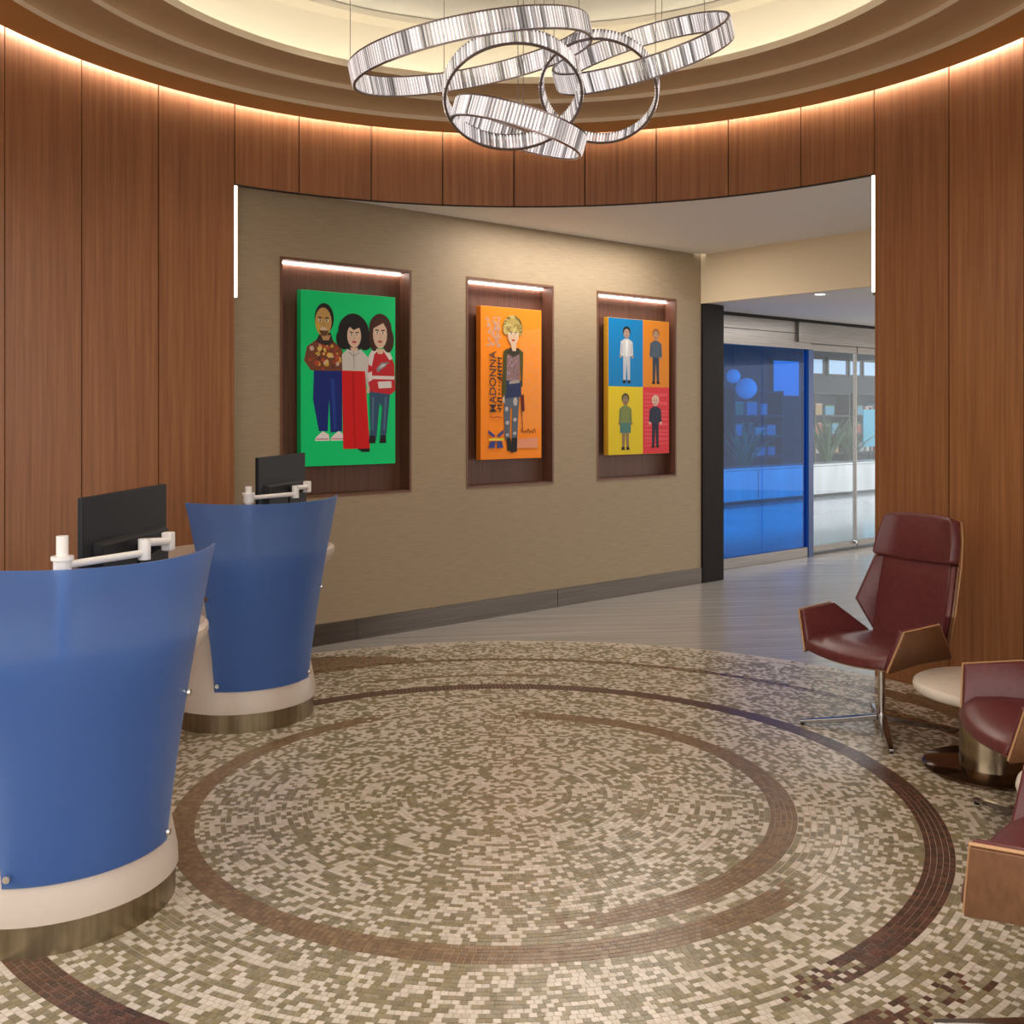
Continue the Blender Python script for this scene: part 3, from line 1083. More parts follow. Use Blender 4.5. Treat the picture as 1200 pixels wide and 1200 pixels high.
P.face(X(.545), Zv(.245), X(.074), h * .070, SKIN2, lip=(.45, .03, .06))
P.poly([(X(.50), Zv(.315)), (X(.59), Zv(.315)), (X(.575), Zv(.335)), (X(.52), Zv(.335))], SKIN2)
P.poly([(X(.455), Zv(.225)), (X(.47), Zv(.165)), (X(.62), Zv(.165)), (X(.635), Zv(.225)), (X(.60), Zv(.195)), (X(.54), Zv(.212)), (X(.50), Zv(.195))], BLK)
# right figure: long brown hair, red and white jersey, jeans
P.poly([(X(.71), Zv(.56)), (X(.94), Zv(.56)), (X(.90), Zv(.80)), (X(.885), Zv(.87)), (X(.82), Zv(.87)), (X(.85), Zv(.66)), (X(.82), Zv(.64)), (X(.785), Zv(.86)), (X(.70), Zv(.87)), (X(.72), Zv(.78))], (.030, .075, .135))
P.line([(X(.75), Zv(.60)), (X(.745), Zv(.80))], .016, (.07, .14, .22))
P.line([(X(.89), Zv(.60)), (X(.87), Zv(.80))], .016, (.07, .14, .22))
for q in (.715, .835):
    P.poly([(X(q - .015), Zv(.875)), (X(q + .06), Zv(.875)), (X(q + .055), Zv(.83)), (X(q), Zv(.83))], BLK)
P.poly([(X(.69), Zv(.50)), (X(.70), Zv(.38)), (X(.74), Zv(.325)), (X(.92), Zv(.325)), (X(.985), Zv(.40)), (X(.995), Zv(.56)), (X(.95), Zv(.585)), (X(.72), Zv(.57))], (.46, .018, .025))
P.poly([(X(.70), Zv(.36)), (X(.745), Zv(.315)), (X(.80), Zv(.325)), (X(.76), Zv(.35)), (X(.735), Zv(.42)), (X(.70), Zv(.41))], (.62, .58, .56))
P.poly([(X(.86), Zv(.325)), (X(.92), Zv(.32)), (X(.965), Zv(.37)), (X(.93), Zv(.38))], (.62, .58, .56))
P.poly([(X(.695), Zv(.475)), (X(.985), Zv(.475)), (X(.985), Zv(.495)), (X(.695), Zv(.495))], (.62, .58, .56))
P.poly([(X(.80), Zv(.51)), (X(.95), Zv(.505)), (X(.955), Zv(.545)), (X(.81), Zv(.55))], (.62, .58, .56))
P.poly([(X(.69), Zv(.46)), (X(.735), Zv(.45)), (X(.74), Zv(.50)), (X(.695), Zv(.515))], (.62, .58, .56))
P.poly([(X(.78), Zv(.435)), (X(.84), Zv(.395)), (X(.93), Zv(.39)), (X(.88), Zv(.42)), (X(.80), Zv(.455))], (.20, .20, .22))
P.poly([(X(.80), Zv(.435)), (X(.85), Zv(.405)), (X(.90), Zv(.402)), (X(.86), Zv(.42))], (.55, .52, .52))
for (ex, ez, rx, rz) in ((.83, .20, .125, .095), (.76, .255, .055, .075), (.915, .260, .065, .075)):
    P.ellipse(X(ex), Zv(ez), X(rx), h * rz, (.050, .018, .012), 24)
P.face(X(.825), Zv(.228), X(.078), h * .084, SKIN2, lip=(.40, .08, .08))
P.poly([(X(.78), Zv(.315)), (X(.875), Zv(.315)), (X(.85), Zv(.345)), (X(.80), Zv(.345))], SKIN2)
P.poly([(X(.735), Zv(.20)), (X(.80), Zv(.13)), (X(.89), Zv(.14)), (X(.915), Zv(.21)), (X(.86), Zv(.16))], (.065, .022, .014))
P.build(g1)

# 2: orange canvas, one figure and vertical lettering
g2, w, h = canvas(2.125, 2.785, 1.277, 2.527, 'orange canvas of one figure in jacket and ripped jeans with vertical lettering', (.72, .20, .010))
P = Print(w, h, .012)
X = lambda u: u * w
Zv = lambda v: h - v * h
OR = (.82, .225, .010)
P.poly([(.003, .003), (w - .003, .003), (w - .003, h - .003), (.003, h - .003)], OR)
P.poly([(X(.62), Zv(.15)), (w - .003, Zv(.12)), (w - .003, Zv(.80)), (X(.60), Zv(.80)), (X(.66), Zv(.50))], (.78, .25, .035))
for i in range(70):
    u, v = .10 + .20 * rg.random(), .07 + .19 * rg.random()
    P.ellipse(X(u), Zv(v), .010 + .008 * rg.random(), .008 + .006 * rg.random(), rg.choice([(.48, .30, .24), (.50, .26, .16), (.60, .30, .14)]), 6)
for i in range(90):
    u, v = .66 + .28 * rg.random(), .22 + .50 * rg.random()
    P.line([(X(u), Zv(v)), (X(u + .02 * rg.random()), Zv(v + .02 * rg.random()))], .004, rg.choice([(.60, .36, .25), (.70, .38, .12), (.52, .28, .20), (.60, .45, .08)]))
P.poly([(X(.58), Zv(.87)), (X(.93), Zv(.86)), (X(.93), Zv(.93)), (X(.58), Zv(.93))], (.66, .26, .14))
for i in range(5):
    P.line([(X(.64 + .05 * i), Zv(.825)), (X(.67 + .05 * i), Zv(.80 + .015 * (i % 2))), (X(.69 + .05 * i), Zv(.83))], .007, (.16, .06, .02))
# legs and boots
P.poly([(X(.37), Zv(.58)), (X(.62), Zv(.58)), (X(.60), Zv(.72)), (X(.58), Zv(.92)), (X(.49), Zv(.92)), (X(.50), Zv(.66)), (X(.47), Zv(.66)), (X(.46), Zv(.92)), (X(.38), Zv(.86)), (X(.365), Zv(.70))], (.085, .105, .135))
for (u, v, a, b) in ((.41, .67, .028, .016), (.42, .76, .03, .014), (.55, .62, .035, .03), (.545, .74, .03, .014), (.42, .84, .026, .010), (.54, .83, .03, .012)):
    P.ellipse(X(u), Zv(v), X(a), h * b, (.40, .36, .36), 9)
P.poly([(X(.41), Zv(.86)), (X(.47), Zv(.86)), (X(.50), Zv(.95)), (X(.42), Zv(.945))], BLK)
P.poly([(X(.49), Zv(.86)), (X(.58), Zv(.86)), (X(.58), Zv(.95)), (X(.48), Zv(.96))], BLK)
# torso, shorts, jacket
P.poly([(X(.38), Zv(.30)), (X(.63), Zv(.30)), (X(.62), Zv(.50)), (X(.40), Zv(.50))], (.22, .13, .13))
for i in range(30):
    P.ellipse(X(.41 + .19 * rg.random()), Zv(.32 + .17 * rg.random()), .009, .008, rg.choice([(.30, .20, .24), (.12, .08, .10), (.40, .22, .20), (.25, .22, .30)]), 6)
P.poly([(X(.38), Zv(.48)), (X(.64), Zv(.48)), (X(.65), Zv(.585)), (X(.37), Zv(.60))], (.020, .030, .085))
P.poly([(X(.45), Zv(.485)), (X(.62), Zv(.475)), (X(.62), Zv(.495)), (X(.45), Zv(.505))], (.30, .27, .24))
P.poly([(X(.33), Zv(.57)), (X(.36), Zv(.29)), (X(.43), Zv(.265)), (X(.41), Zv(.34)), (X(.40), Zv(.57)), (X(.36), Zv(.60))], (.055, .055, .014))
P.poly([(X(.67), Zv(.52)), (X(.68), Zv(.29)), (X(.60), Zv(.265)), (X(.625), Zv(.34)), (X(.645), Zv(.52))], (.070, .065, .016))
P.poly([(X(.40), Zv(.30)), (X(.45), Zv(.265)), (X(.60), Zv(.265)), (X(.63), Zv(.30)), (X(.52), Zv(.325))], (.035, .030, .020))
P.poly([(X(.34), Zv(.60)), (X(.375), Zv(.58)), (X(.375), Zv(.63)), (X(.345), Zv(.63))], SKIN3)
P.poly([(X(.64), Zv(.58)), (X(.69), Zv(.57)), (X(.705), Zv(.68)), (X(.65), Zv(.69))], (.10, .012, .012))
P.line([(X(.655), Zv(.69)), (X(.67), Zv(.78)), (X(.66), Zv(.81))], .008, (.10, .03, .015))
# head, curly fair hair
P.poly([(X(.47), Zv(.235)), (X(.57), Zv(.235)), (X(.56), Zv(.285)), (X(.50), Zv(.285))], SKIN3)
for i in range(26):
    a = -.35 + (pi + .7) * i / 25
    P.ellipse(X(.51) + X(.12) * cos(a), Zv(.135) + h * .062 * sin(a), .030, .032, rg.choice([(.36, .27, .07), (.22, .16, .04), (.46, .36, .12), (.12, .09, .02)]), 9)
P.ellipse(X(.51), Zv(.125), X(.13), h * .055, (.38, .28, .08), 20)
P.face(X(.515), Zv(.18), X(.090), h * .066, SKIN3, lip=(.40, .02, .03))
for i in range(14):
    P.ellipse(X(.42 + .19 * i / 13), Zv(.122 + .012 * (i % 3)), .022, .020, rg.choice([(.42, .32, .10), (.26, .19, .05), (.50, .40, .15)]), 8)
# emblem under the lettering
for q in (-1, 1):
    P.poly([(X(.235 + q * .01), Zv(.845)), (X(.235 + q * .12), Zv(.805)), (X(.235 + q * .12), Zv(.83)), (X(.235 + q * .04), Zv(.855))], (.04, .05, .20))
    P.poly([(X(.235 + q * .01), Zv(.88)), (X(.235 + q * .09), Zv(.88)), (X(.235 + q * .12), Zv(.925)), (X(.235 + q * .02), Zv(.925))], (.04, .05, .20))
P.poly([(X(.12), Zv(.862)), (X(.36), Zv(.862)), (X(.36), Zv(.876)), (X(.12), Zv(.876))], (.68, .55, .05))
P.line([(X(.14), Zv(.720)), (X(.19), Zv(.727)), (X(.24), Zv(.720)), (X(.33), Zv(.728))], .010, (.42, .10, .02))
# second, illegible vertical line of ink
zz = .335
while zz < .69:
    L = .012 + .016 * rg.random()
    if .47 < zz < .58:
        P.line([(X(.285), Zv(zz)), (X(.285), Zv(zz + L * .6))], .016, (.05, .03, .02))
    else:
        P.line([(X(.255), Zv(zz)), (X(.33), Zv(zz + .004))], .012, (.04, .025, .02))
        P.line([(X(.255 + .07 * rg.random()), Zv(zz)), (X(.26 + .07 * rg.random()), Zv(zz + L))], .012, (.04, .025, .02))
    zz += L + .008
P.build(g2)
lettering('MADONNA', g2, X(.235), Zv(.695), .098, pi / 2, (.02, .014, .012), .0035, .98)

# 3: canvas in four colour fields with four small figures
g3, w, h = canvas(3.587, 4.410, 1.277, 2.522, 'canvas in blue, orange, yellow and red quarters with four small figures', (.60, .30, .02))
P = Print(w, h, .012)
X = lambda u: u * w
Zv = lambda v: h - v * h
um = .555
P.poly([(.003, h / 2), (X(um), h / 2), (X(um), h - .003), (.003, h - .003)], (.0, .17, .42))
P.poly([(X(um), h / 2), (w - .003, h / 2), (w - .003, h - .003), (X(um), h - .003)], (.62, .20, .008))
P.poly([(.003, .003), (X(um), .003), (X(um), h / 2), (.003, h / 2)], (.62, .46, .010))
P.poly([(X(um), .003), (w - .003, .003), (w - .003, h / 2), (X(um), h / 2)], (.60, .030, .040))
for i in range(14):
    a = rg.random()
    P.line([(X(um + .03), Zv(.55 + .03 * i)), (X(.97), Zv(.55 + .03 * i - .03 + .05 * a))], .008 + .012 * a, (.66, .07, .09))


def small_fig(u, v0, v1, top, legs, skin, hair, shorts=False, hat=None):
    H = (v1 - v0)
    q = lambda t: Zv(v0 + H * t)
    P.poly([(X(u - .055), q(.52)), (X(u + .055), q(.52)), (X(u + .055), q(.95)), (X(u + .015), q(.95)), (X(u), q(.62)), (X(u - .015), q(.95)), (X(u - .055), q(.95))], legs if not shorts else skin)
    if shorts:
        P.poly([(X(u - .09), q(.50)), (X(u + .09), q(.50)), (X(u + .085), q(.70)), (X(u - .085), q(.70))], legs)
    for k in (-1, 1):
        P.poly([(X(u + k * .01), q(1.0)), (X(u + k * .07), q(1.0)), (X(u + k * .055), q(.945)), (X(u + k * .015), q(.945))], BLK)
    P.poly([(X(u - .095), q(.27)), (X(u - .03), q(.215)), (X(u + .03), q(.215)), (X(u + .095), q(.27)), (X(u + .105), q(.50)), (X(u + .07), q(.52)), (X(u - .07), q(.52)), (X(u - .105), q(.50))], top)
    P.line([(X(u - .075), q(.30)), (X(u - .075), q(.48))], .008, tuple(t * .5 for t in top))
    P.line([(X(u + .075), q(.30)), (X(u + .075), q(.48))], .008, tuple(t * .5 for t in top))
    for k in (-1, 1):
        P.ellipse(X(u + k * .095), q(.53), X(.02), h * .012, skin, 8)
    P.ellipse(X(u), q(.09), X(.062), h * H * .095, hair, 16)
    P.face(X(u), q(.125), X(.048), h * H * .085, skin)


small_fig(.29, .06, .475, (.50, .50, .50), (.42, .43, .46), (.32, .22, .17), BLK)
small_fig(.77, .06, .475, (.060, .085, .120), (.025, .040, .065), (.36, .20, .11), (.25, .10, .04))
small_fig(.27, .55, .965, (.16, .20, .06), (.06, .16, .13), (.22, .14, .07), (.06, .05, .02), shorts=True)
small_fig(.76, .56, .955, (.018, .020, .045), (.015, .015, .030), (.60, .36, .28), (.62, .42, .30))
P.poly([(X(.265), Zv(.16)), (X(.315), Zv(.16)), (X(.30), Zv(.28)), (X(.28), Zv(.28))], (.66, .66, .66))
P.build(g3)

# ================================================================== RECEPTION DESKS
def oval_ring(a, b, z, n=64, rear=.80):
    out = []
    for i in range(n):
        t = 2 * pi * i / n
        y = cos(t)
        out.append((a * sin(t), (b if y > 0 else b * rear) * y, z))
    return out


def closed_loft(rings):
    n = len(rings[0])
    b = MB()
    v = [p for r in rings for p in r]
    f = []
    for k in range(len(rings) - 1):
        for i in range(n):
            f.append((k * n + i, k * n + (i + 1) % n, (k + 1) * n + (i + 1) % n, (k + 1) * n + i))
    f.append(tuple(range(n))[::-1])
    f.append(tuple(range((len(rings) - 1) * n, len(rings) * n)))
    return b.add(v, f)


def panel_pt(u, v, extra=0.):
    """u in [-1,1] across, v in [0,1] up the flared blue panel"""
    r = .385 + .140 * (.7 * v + .3 * v * v) + extra
    ha = R_(43 + 11 * v ** 1.4)
    a = u * ha
    z = .215 + .975 * v + .012 * v * u * u
    return (r * sin(a), r * cos(a), z)


def make_desk(loc, n, label):
    rz = atan2(n[1], n[0]) - pi / 2
    root = empty('reception_desk', loc, rz, label, 'desk', 'blue reception desks')
    secs = [(.398, .398, .10), (.396, .394, .14), (.385, .378, .20), (.372, .352, .28), (.366, .338, .38), (.374, .334, .48), (.395, .338, .58), (.412, .350, .68),
            (.440, .366, .76), (.480, .386, .82), (.508, .402, .855), (.522, .410, .880), (.520, .410, .900), (.505, .402, .912)]
    closed_loft([oval_ring(a, b, z) for a, b, z in secs]).build('body', M['white_solid'], root, smooth=True, angle=35)
    closed_loft([oval_ring(.388, .386, z) for z in (0, .098)]).build('toe_kick', M['toekick'], root, smooth=True, angle=35)
    rows = [[panel_pt(-1 + 2 * i / 40, j / 24) for i in range(41)] for j in range(25)]
    rows2 = [[panel_pt(-1 + 2 * i / 40, j / 24, -.010) for i in range(41)] for j in range(25)]
    b = MB().grid(rows)
    o0 = len(b.v)
    b.add([p for r in rows2 for p in r], [(i * 41 + j, (i + 1) * 41 + j, (i + 1) * 41 + j + 1, i * 41 + j + 1) for i in range(24) for j in range(40)])
    m = 41
    for j in range(24):
        for i in (0, 40):
            b.f.append((j * m + i, (j + 1) * m + i, o0 + (j + 1) * m + i, o0 + j * m + i))
            b.c.append(None)
    for i in range(40):
        for j in (0, 24):
            b.f.append((j * m + i, j * m + i + 1, o0 + j * m + i + 1, o0 + j * m + i))
            b.c.append(None)
    b.build('blue_panel', M['blue_panel'], root, smooth=True, angle=35)
    # standoffs near the panel's corners and half way up its sides
    for u, v in ((-.93, .035), (.93, .035), (-.955, .50), (.955, .50)):
        p = Vector(panel_pt(u, v, .012))
        d = Vector((p.x, p.y, 0)).normalized()
        q = p - d * .105
        s = MB().cyl(q, p, .008, n=12)
        s.cyl(p - d * .004, p + d * .004, .013, .011, n=16)
        s.build('standoff', M['chrome'], root, smooth=True)
    return root


make_desk((-1.592, -1.200, 0), (.705, -.709), 'nearest blue fronted white reception desk, cut off by the frame edge')
make_desk((-1.560, 1.030, 0), (.600, -.800), 'farther blue fronted white reception desk standing before the tan wall')


def make_monitor(pl, pr, label, arm_label, pole, elbow, head, h=.32):
    """pl/pr: the two upper corners of the back that the room sees"""
    pl, pr = Vector(pl), Vector(pr)
    ex = (pr - pl)
    w = ex.length
    ex.normalize()
    nz = Vector((0, 0, 1))
    ny = Vector((ex.y, -ex.x, 0)).normalized()      # the back looks this way
    if ny.x < 0:
        ny = -ny
    tilt = .0
    down = (-nz + ny * tilt).normalized()
    back = ex.cross(down)
    if back.x < 0:
        back = -back
    root = empty('computer_monitor', (pl + pr) / 2 + down * h, 0, label, 'monitor', 'monitors on the reception desks')
    T = Matrix((
        (ex.x, back.x, -down.x, pl.x - root.location.x),
        (ex.y, back.y, -down.y, pl.y - root.location.y),
        (ex.z, back.z, -down.z, pl.z - root.location.z),
        (0, 0, 0, 1)))
    # local: x along, y out of the back, z up (0 at the top edge)
    MB().box(0, w, -.012, .008, -h, 0, xf=T).build('screen_housing', M['black'], root, bevel=.003)
    MB().box(.008, w - .008, -.0135, -.012, -h + .014, -.008, xf=T).build('screen', M['black_gloss'], root)
    q = MB()
    zt = -h * .46
    q.add([(w * .10, .008, -h + .01), (w * .97, .008, -h + .01), (w * .97, .008, zt), (w * .10, .008, zt),
           (w * .14, .030, -h + .02), (w * .95, .030, -h + .02), (w * .95, .030, zt - .014), (w * .14, .030, zt - .014)],
          [(0, 1, 2, 3), (4, 7, 6, 5), (0, 4, 5, 1), (1, 5, 6, 2), (2, 6, 7, 3), (3, 7, 4, 0)], None, T)
    q.build('rear_housing', M['black'], root, bevel=.004)
    v0 = T @ Vector((w * .62, .045, -h * .74))
    MB().box(w * .55, w * .70, .030, .036, -h * .92, -h * .55, xf=T).build('mount_plate', M['black'], root, bevel=.002)
    hub = root.location + (T @ Vector((w * .63, .036, -h * .70)))
    # white arm
    ar = empty('monitor_arm', (pole[0], pole[1], .912), 0, arm_label, 'monitor arm', 'white monitor arms')
    base = Vector((pole[0], pole[1], .912))
    L = lambda p: Vector(p) - base
    ztop = pole[2]
    zarm = pole[3]
    MB().cyl(L((pole[0], pole[1], .912)), L((pole[0], pole[1], .924)), .034, n=24).build('clamp_base', M['white_plastic'], ar, smooth=True)
    MB().cyl(L((pole[0], pole[1], .92)), L((pole[0], pole[1], ztop)), .0175, n=20).build('pole', M['white_plastic'], ar, smooth=True)
    MB().cyl(L((pole[0], pole[1], zarm - .03)), L((pole[0], pole[1], zarm + .02)), .026, n=20).cyl(L((pole[0], pole[1], zarm + .012)), L((pole[0], pole[1], zarm + .024)), .033, n=20).build('collar', M['white_plastic'], ar, smooth=True)
    A = Vector((pole[0], pole[1], zarm - .005))
    Bp, C1 = Vector(elbow), Vector(head)
    MB().tube([L(A), L(A.lerp(Bp, .5)), L(Bp)], .012, 10).build('lower_arm', M['white_plastic'], ar, smooth=True)
    MB().cyl(L(Bp + Vector((0, 0, -.022))), L(Bp + Vector((0, 0, .046))), .020, n=18).build('elbow', M['white_plastic'], ar, smooth=True)
    C0 = Bp + Vector((0, 0, .034))
    MB().tube([L(C0), L(C1)], .014, 10).build('upper_arm', M['white_plastic'], ar, smooth=True)
    t2 = Matrix.Translation(C1 - base) @ Matrix(((ex.x, ny.x, 0, 0), (ex.y, ny.y, 0, 0), (0, 0, 1, 0), (0, 0, 0, 1)))
    MB().box(-.018, .018, -.022, .014, -.032, .032, xf=t2).build('head_bracket', M['white_plastic'], ar, bevel=.005)
    MB().cyl(L(C1 - ny * .01), L(hub), .013, n=14).build('tilt_joint', M['black'], ar, smooth=True)


make_monitor((-1.403, 3.30 - CD, 1.384), (-1.3275, 3.85 - CD, 1.392), 'black monitor seen from behind above the nearest blue desk', 'white jointed arm carrying the monitor on the nearest desk',
             (-1.4035, 3.17 - CD, 1.280, 1.195), (-1.255, 3.446 - CD, 1.192), (-1.235, 3.629 - CD, 1.208))
make_monitor((-1.436, 5.60 - CD, 1.415), (-1.294, 6.12 - CD, 1.423), 'black monitor seen from behind in front of the green canvas', 'white jointed arm carrying the monitor on the farther desk',
             (-1.456, 5.50 - CD, 1.268, 1.212), (-1.275, 5.80 - CD, 1.206), (-1.235, 5.94 - CD, 1.236))


# ================================================================== LOUNGE CHAIRS
def sheet(rows, name, mat, parent, th, off, bevel=.006, smooth=True):
    return MB().grid(rows).build(name, mat, parent, smooth=smooth, solid=(th, off), bevel=bevel, fix=False, angle=50)


def face_sheet(poly, name, mat, parent, th, off, bevel):
    b = MB().add(poly, [tuple(range(len(poly)))])
    return b.build(name, mat, parent, smooth=True, solid=(th, off), bevel=bevel, fix=False, angle=50)


def lean(y, z):
    """the back leans away from the sitter towards its top"""
    return y - .050 * max(0., z - .45) / .64


def make_chair(loc, face, base_rot, label):
    rz = atan2(face[1], face[0]) - pi / 2
    root = empty('lounge_chair', loc, rz, label, 'chair', 'burgundy leather lounge chairs')
    # seat surface: rows from front to rear, columns across
    srows = []
    for y, z, hw in ((.285, .378, .262), (.278, .405, .268), (.245, .428, .270), (.12, .432, .266), (-.06, .420, .257), (-.20, .404, .245), (-.235, .412, .240)):
        srows.append([(hw * t, y - (.035 * t * t if y > .2 else 0), z + .012 * t * t) for t in (-1, -.66, -.33, 0, .33, .66, 1)])
    sheet([[(x * .985, y, z + .002) for x, y, z in r] for r in srows], 'seat_cushion', M['leather'], root, .040, -1, .010)
    low = [[(x * 1.0, y, z - .002) for x, y, z in r] for r in srows]
    sheet(low, 'seat_shell', M['ply'], root, .013, 1, .002)
    sheet([[(x, y + .0025, z - .0025) for x, y, z in r] for r in low[:2]], 'shell_lip', M['ply_edge'], root, .015, 1, .003)
    for s in (-1, 1):
        P0 = Vector((s * .268, .276, .384)); P1 = Vector((s * .343, .245, .590)); P2 = Vector((s * .352, .0, .606))
        P3 = Vector((s * .272, -.165, .468)); P4 = Vector((s * .246, -.225, .398)); P5 = Vector((s * .264, .05, .405))
        poly = [P0, P1, P2, P3, P4, P5]
        if s > 0:
            poly = poly[::-1]
        nrm = (poly[1] - poly[0]).cross(poly[3] - poly[0]).normalized()
        inward = Vector((-s, 0, .4))
        sg = 1 if nrm.dot(inward) > 0 else -1
        face_sheet(poly, 'armrest', M['leather'], root, .030, sg, .010)
        face_sheet([p - nrm * sg * .001 for p in poly], 'arm_shell', M['ply'], root, .012, -sg, .002)
        out = []
        for k in (P0, P1, P2, P3):
            out.append(k + Vector((s * .006, 0, .004)))
        MB().tube(out, .0050, 8).build('shell_edge', M['ply_edge'], root, smooth=True)
    # back
    brows = []
    for z, y, hw in ((.400, -.215, .222), (.470, -.238, .226), (.600, -.258, .232), (.740, -.275, .230), (.868, -.290, .222)):
        brows.append([(hw * t, lean(y, z) + .018 * t * t, z) for t in (-1, -.5, 0, .5, 1)])
    sheet(brows, 'backrest', M['leather'], root, .042, -1, .010)
    full = brows + [[(hw * t, lean(y, z) + .018 * t * t, z) for t in (-1, -.5, 0, .5, 1)] for z, y, hw in ((.98, -.304, .214), (1.085, -.318, .200))]
    sheet([[(x, y - .002, z) for x, y, z in r] for r in full], 'back_shell', M['ply'], root, .013, 1, .002)
    for s in (-1, 1):
        Q = [Vector((s * .224, -.212, .440)), Vector((s * .312, -.135, .625)), Vector((s * .268, -.222, .866)), Vector((s * .220, -.274, .868)), Vector((s * .230, -.245, .60))]
        Q = [Vector((p.x, lean(p.y, p.z), p.z)) for p in Q]
        if s < 0:
            Q = Q[::-1]
        nrm = (Q[1] - Q[0]).cross(Q[3] - Q[0]).normalized()
        sg = 1 if nrm.dot(Vector((-s, .6, 0))) > 0 else -1
        face_sheet(Q, 'wing', M['leather'], root, .028, sg, .008)
        face_sheet([p - nrm * sg * .001 for p in Q], 'wing_shell', M['ply'], root, .012, -sg, .002)
        e = [Vector((s * .230, -.236, .440)), Vector((s * .318, -.156, .625)), Vector((s * .276, -.242, .866)), Vector((s * .260, -.262, 1.00)), Vector((s * .230, -.285, 1.085))]
        e = [Vector((p.x, lean(p.y, p.z), p.z)) for p in e]
        MB().tube(e, .0050, 8).build('shell_edge', M['ply_edge'], root, smooth=True)
    hrows = []
    for z, y, k in ((.872, -.284, 1.0), (.885, -.280, 1.03), (.98, -.296, 1.0), (1.075, -.310, .92), (1.090, -.318, .89)):
        y = lean(y, z)
        hrows.append([(-.272 * k, y + .060, z), (-.215 * k, y + .018, z), (-.11 * k, y + .004, z), (0, y, z), (.11 * k, y + .004, z), (.215 * k, y + .018, z), (.272 * k, y + .060, z)])
    sheet(hrows, 'headrest', M['leather'], root, .052, -1, .014)
    # swivel base
    MB().cyl((0, 0, .045), (0, 0, .375), .019, n=20).build('column', M['chrome'], root, smooth=True)
    MB().cyl((0, 0, .365), (0, 0, .395), .085, .105, n=28).build('swivel_plate', M['dark_chrome'], root, smooth=True)
    hub = MB().cyl((0, 0, .012), (0, 0, .085), .030, n=20).build('hub', M['chrome'], root, smooth=True)
    for k in range(4):
        a = base_rot - rz + k * pi / 2
        d = Vector((cos(a), sin(a), 0))
        sd = Vector((-sin(a), cos(a), 0))
        pts = [(0.022, .022, .080, .052), (.20, .018, .052, .026), (.415, .012, .024, .010)]
        v = []
        for r, w, zt, zb in pts:
            for q, z in ((-w, zb), (w, zb), (w, zt), (-w, zt)):
                c = d * r + sd * q
                v.append((c.x, c.y, z))
        f = []
        for i in range(2):
            for q in range(4):
                f.append((i * 4 + q, i * 4 + (q + 1) % 4, i * 4 + 4 + (q + 1) % 4, i * 4 + 4 + q))
        f += [(0, 3, 2, 1), (8, 9, 10, 11)]
        lg = MB().add(v, f).build('leg', M['dark_chrome'], root, bevel=.003)
        c = d * .400
        MB().cyl((c.x, c.y, 0.0005), (c.x, c.y, .012), .011, n=12).build('glide', M['black'], lg)
    return root


make_chair((1.865, 5.47 - CD, 0), (-.865, -.50), atan2(.09, -.41), 'burgundy leather high back lounge chair farthest back, beside the wide opening')
make_chair((2.06, 4.05 - CD, 0), (-.995, .10), atan2(.47, -.19), 'burgundy leather lounge chair between the two ivory side tables, cut off by the frame')
make_chair((1.496, 2.71 - CD, 0), (-.81, .58), atan2(.075, -.336), 'nearest burgundy lounge chair showing its plywood side in the foreground corner')


def make_table(loc, label):
    root = empty('side_table', loc, 0, label, 'side table', 'ivory topped side tables')
    MB().lathe([(.0001, .348), (.325, .348), (.338, .356), (.342, .372), (.338, .390), (.325, .398), (.0001, .398)], 64).build('table_top', M['stone_top'], root, smooth=True, angle=50)
    MB().lathe([(.0001, .012), (.137, .012), (.137, .348), (.0001, .348)], 48).build('pedestal', M['brass'], root, smooth=True, angle=40)
    MB().lathe([(.0001, 0.0005), (.292, .0005), (.300, .004), (.300, .012), (.292, .017), (.0001, .017)], 64).build('base_disc', M['bronze_disc'], root, smooth=True, angle=40)
    return root


make_table((2.165, 4.86 - CD, 0), 'round ivory side table on a brass drum beside the farthest lounge chair')
make_table((2.00, 3.46 - CD, 0), 'round ivory side table at the frame edge, between the two nearer lounge chairs')


# ================================================================== CHANDELIER
def px_dir(px, py):
    return Vector(((px - 615.4) / 1225., 1., (485. - py) / 1225.))


chand_c = Vector((0.02, 4.5 - CD, 3.2))
ch = empty('crystal_chandelier', (chand_c.x, chand_c.y, 4.123), 0, 'chandelier of five tilted interlocking crystal rings hanging under the dome', 'chandelier')
rngc = random.Random(5)


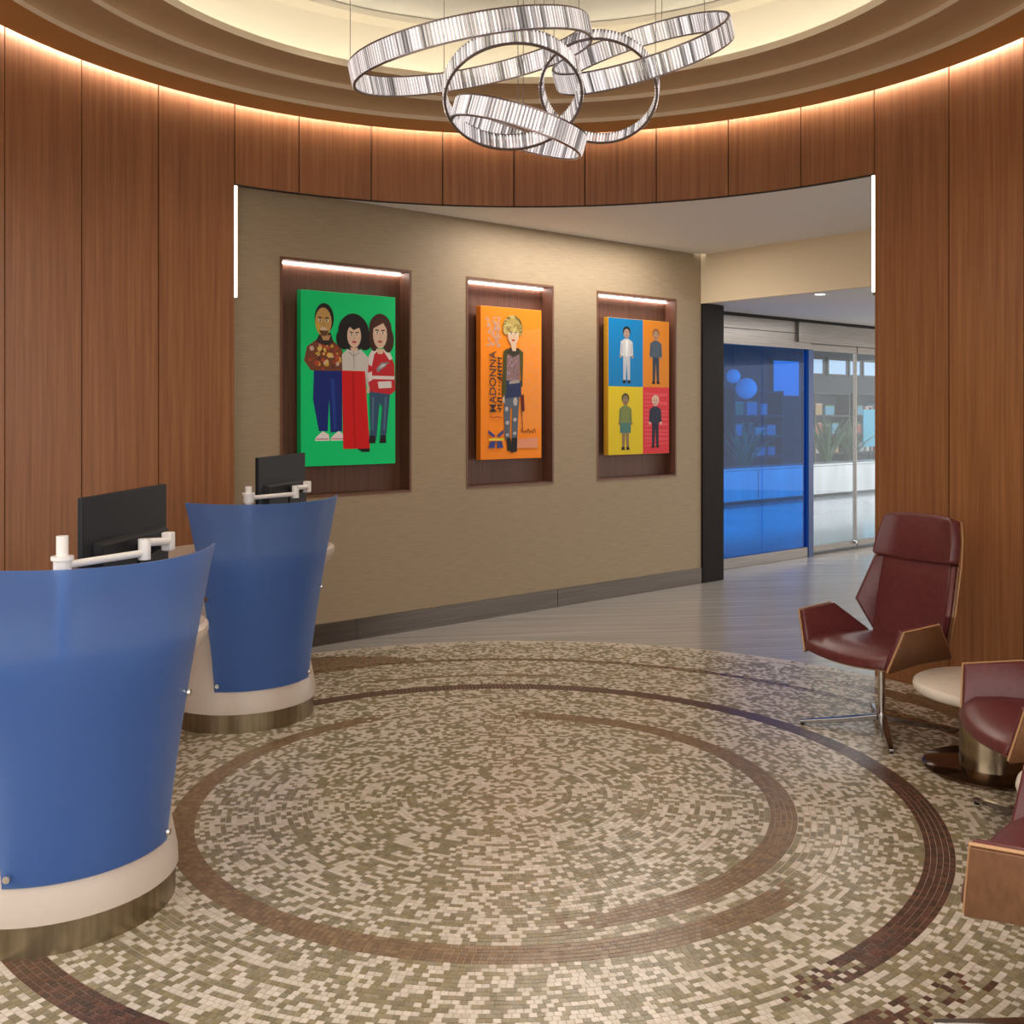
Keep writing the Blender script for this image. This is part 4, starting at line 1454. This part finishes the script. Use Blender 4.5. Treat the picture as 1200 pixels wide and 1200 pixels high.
def crystal_ring(centre, radius, normal, height, width=.016):
    n = Vector(normal).normalized()
    a = n.orthogonal().normalized()
    b = n.cross(a)
    cnt = max(40, int(2 * pi * radius / .0150))
    C = Vector(centre) - ch.location
    rail = MB()
    for off in (-height / 2, height / 2):
        pts = []
        N = 96
        v = []
        for i in range(N):
            t = 2 * pi * i / N
            d = a * cos(t) + b * sin(t)
            for dr, dz in ((-.0055, -.0028), (.0055, -.0028), (.0055, .0028), (-.0055, .0028)):
                v.append(C + d * (radius + dr) + n * (off + dz))
        f = []
        for i in range(N):
            j = (i + 1) % N
            for q in range(4):
                f.append((i * 4 + q, i * 4 + (q + 1) % 4, j * 4 + (q + 1) % 4, j * 4 + q))
        rail.add(v, f)
    ro = rail.build('ring_rails', M['rail'], ch, smooth=True, angle=40)
    cb_ = MB()
    for i in range(cnt):
        t = 2 * pi * (i + .5) / cnt
        d = a * cos(t) + b * sin(t)
        s = -a * sin(t) + b * cos(t)
        hw = pi * radius / cnt * .86
        c0 = C + d * radius
        hh = height / 2 - .005
        # facetted prism: hexagonal section
        sec = [(hw, 0), (hw * .45, .009), (-hw * .45, .009), (-hw, 0), (-hw * .45, -.009), (hw * .45, -.009)]
        v = [c0 + s * x + d * y - n * hh for x, y in sec] + [c0 + s * x + d * y + n * hh for x, y in sec]
        f = [(q, (q + 1) % 6, 6 + (q + 1) % 6, 6 + q) for q in range(6)] + [(5, 4, 3, 2, 1, 0), (6, 7, 8, 9, 10, 11)]
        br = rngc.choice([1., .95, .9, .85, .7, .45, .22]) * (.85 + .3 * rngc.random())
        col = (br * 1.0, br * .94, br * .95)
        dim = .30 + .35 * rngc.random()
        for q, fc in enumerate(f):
            k = 1. if q in (1, 4, 6, 7) else dim  # side facets darkened: crystal shading painted into the facet colours
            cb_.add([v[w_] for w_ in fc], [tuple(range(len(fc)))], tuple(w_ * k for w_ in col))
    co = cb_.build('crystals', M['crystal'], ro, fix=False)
    tag(co, kind='stuff')
    return C, n, radius, a, b


def ring_from_view(px, py, Z, a_px, q, ang, under, height):
    """ring whose ellipse in the photograph has these axes; rebuilt as a true tilted circle"""
    c = Vector((0, -CD, CH)) + px_dir(px, py) * Z
    view = px_dir(px, py).normalized()
    tocam = -view
    right = Vector((1, 0, 0)); up = Vector((0, 0, 1))
    mj = (right * cos(R_(ang)) + up * sin(R_(ang)))
    mj = (mj - view * mj.dot(view)).normalized()
    mn = view.cross(mj)
    if mn.z < 0:
        mn = -mn
    s = sqrt(1 - q * q)
    if under == 'under':
        n = mn * s - tocam * q
    elif under == 'top':
        n = mn * s + tocam * q
    else:                       # faces the room, looking down
        n = tocam * q - mn * s
    rad = a_px * (Z * view.length if False else (px_dir(px, py) * Z).length) / 1225. / px_dir(px, py).length
    return crystal_ring(c, rad, n, height)


rings = [
    ring_from_view(552, 64, 4.55, 141, .20, 11.5, 'under', .090),
    ring_from_view(752, 61, 4.62, 105, .17, 17.5, 'top', .088),
    ring_from_view(601, 108, 4.35, 80, .74, 6, 'face', .085),
    ring_from_view(702, 104, 4.70, 68, .85, -10, 'face', .070),
    ring_from_view(608, 150, 4.40, 78, .17, -17, 'under', .085),
]
for C, n, rad, a, b in rings:
    for t in ((.3, 2.4, 4.5) if rad > .35 else (.8, 3.9)):
        # hang from the ring's upper rail
        p = C + (a * cos(t) + b * sin(t)) * rad
        p2 = max((p + n * .05, p - n * .05), key=lambda q: q.z)
        MB().cyl(p2, (p2.x, p2.y, -.002), .0016, n=6).build('suspension_cable', M['steel'], ch)
MB().lathe([(.0001, 0), (.24, 0), (.24, -.03), (.23, -.035), (.0001, -.035)], 48).build('ceiling_canopy', M['chrome'], ch, smooth=True, angle=40)
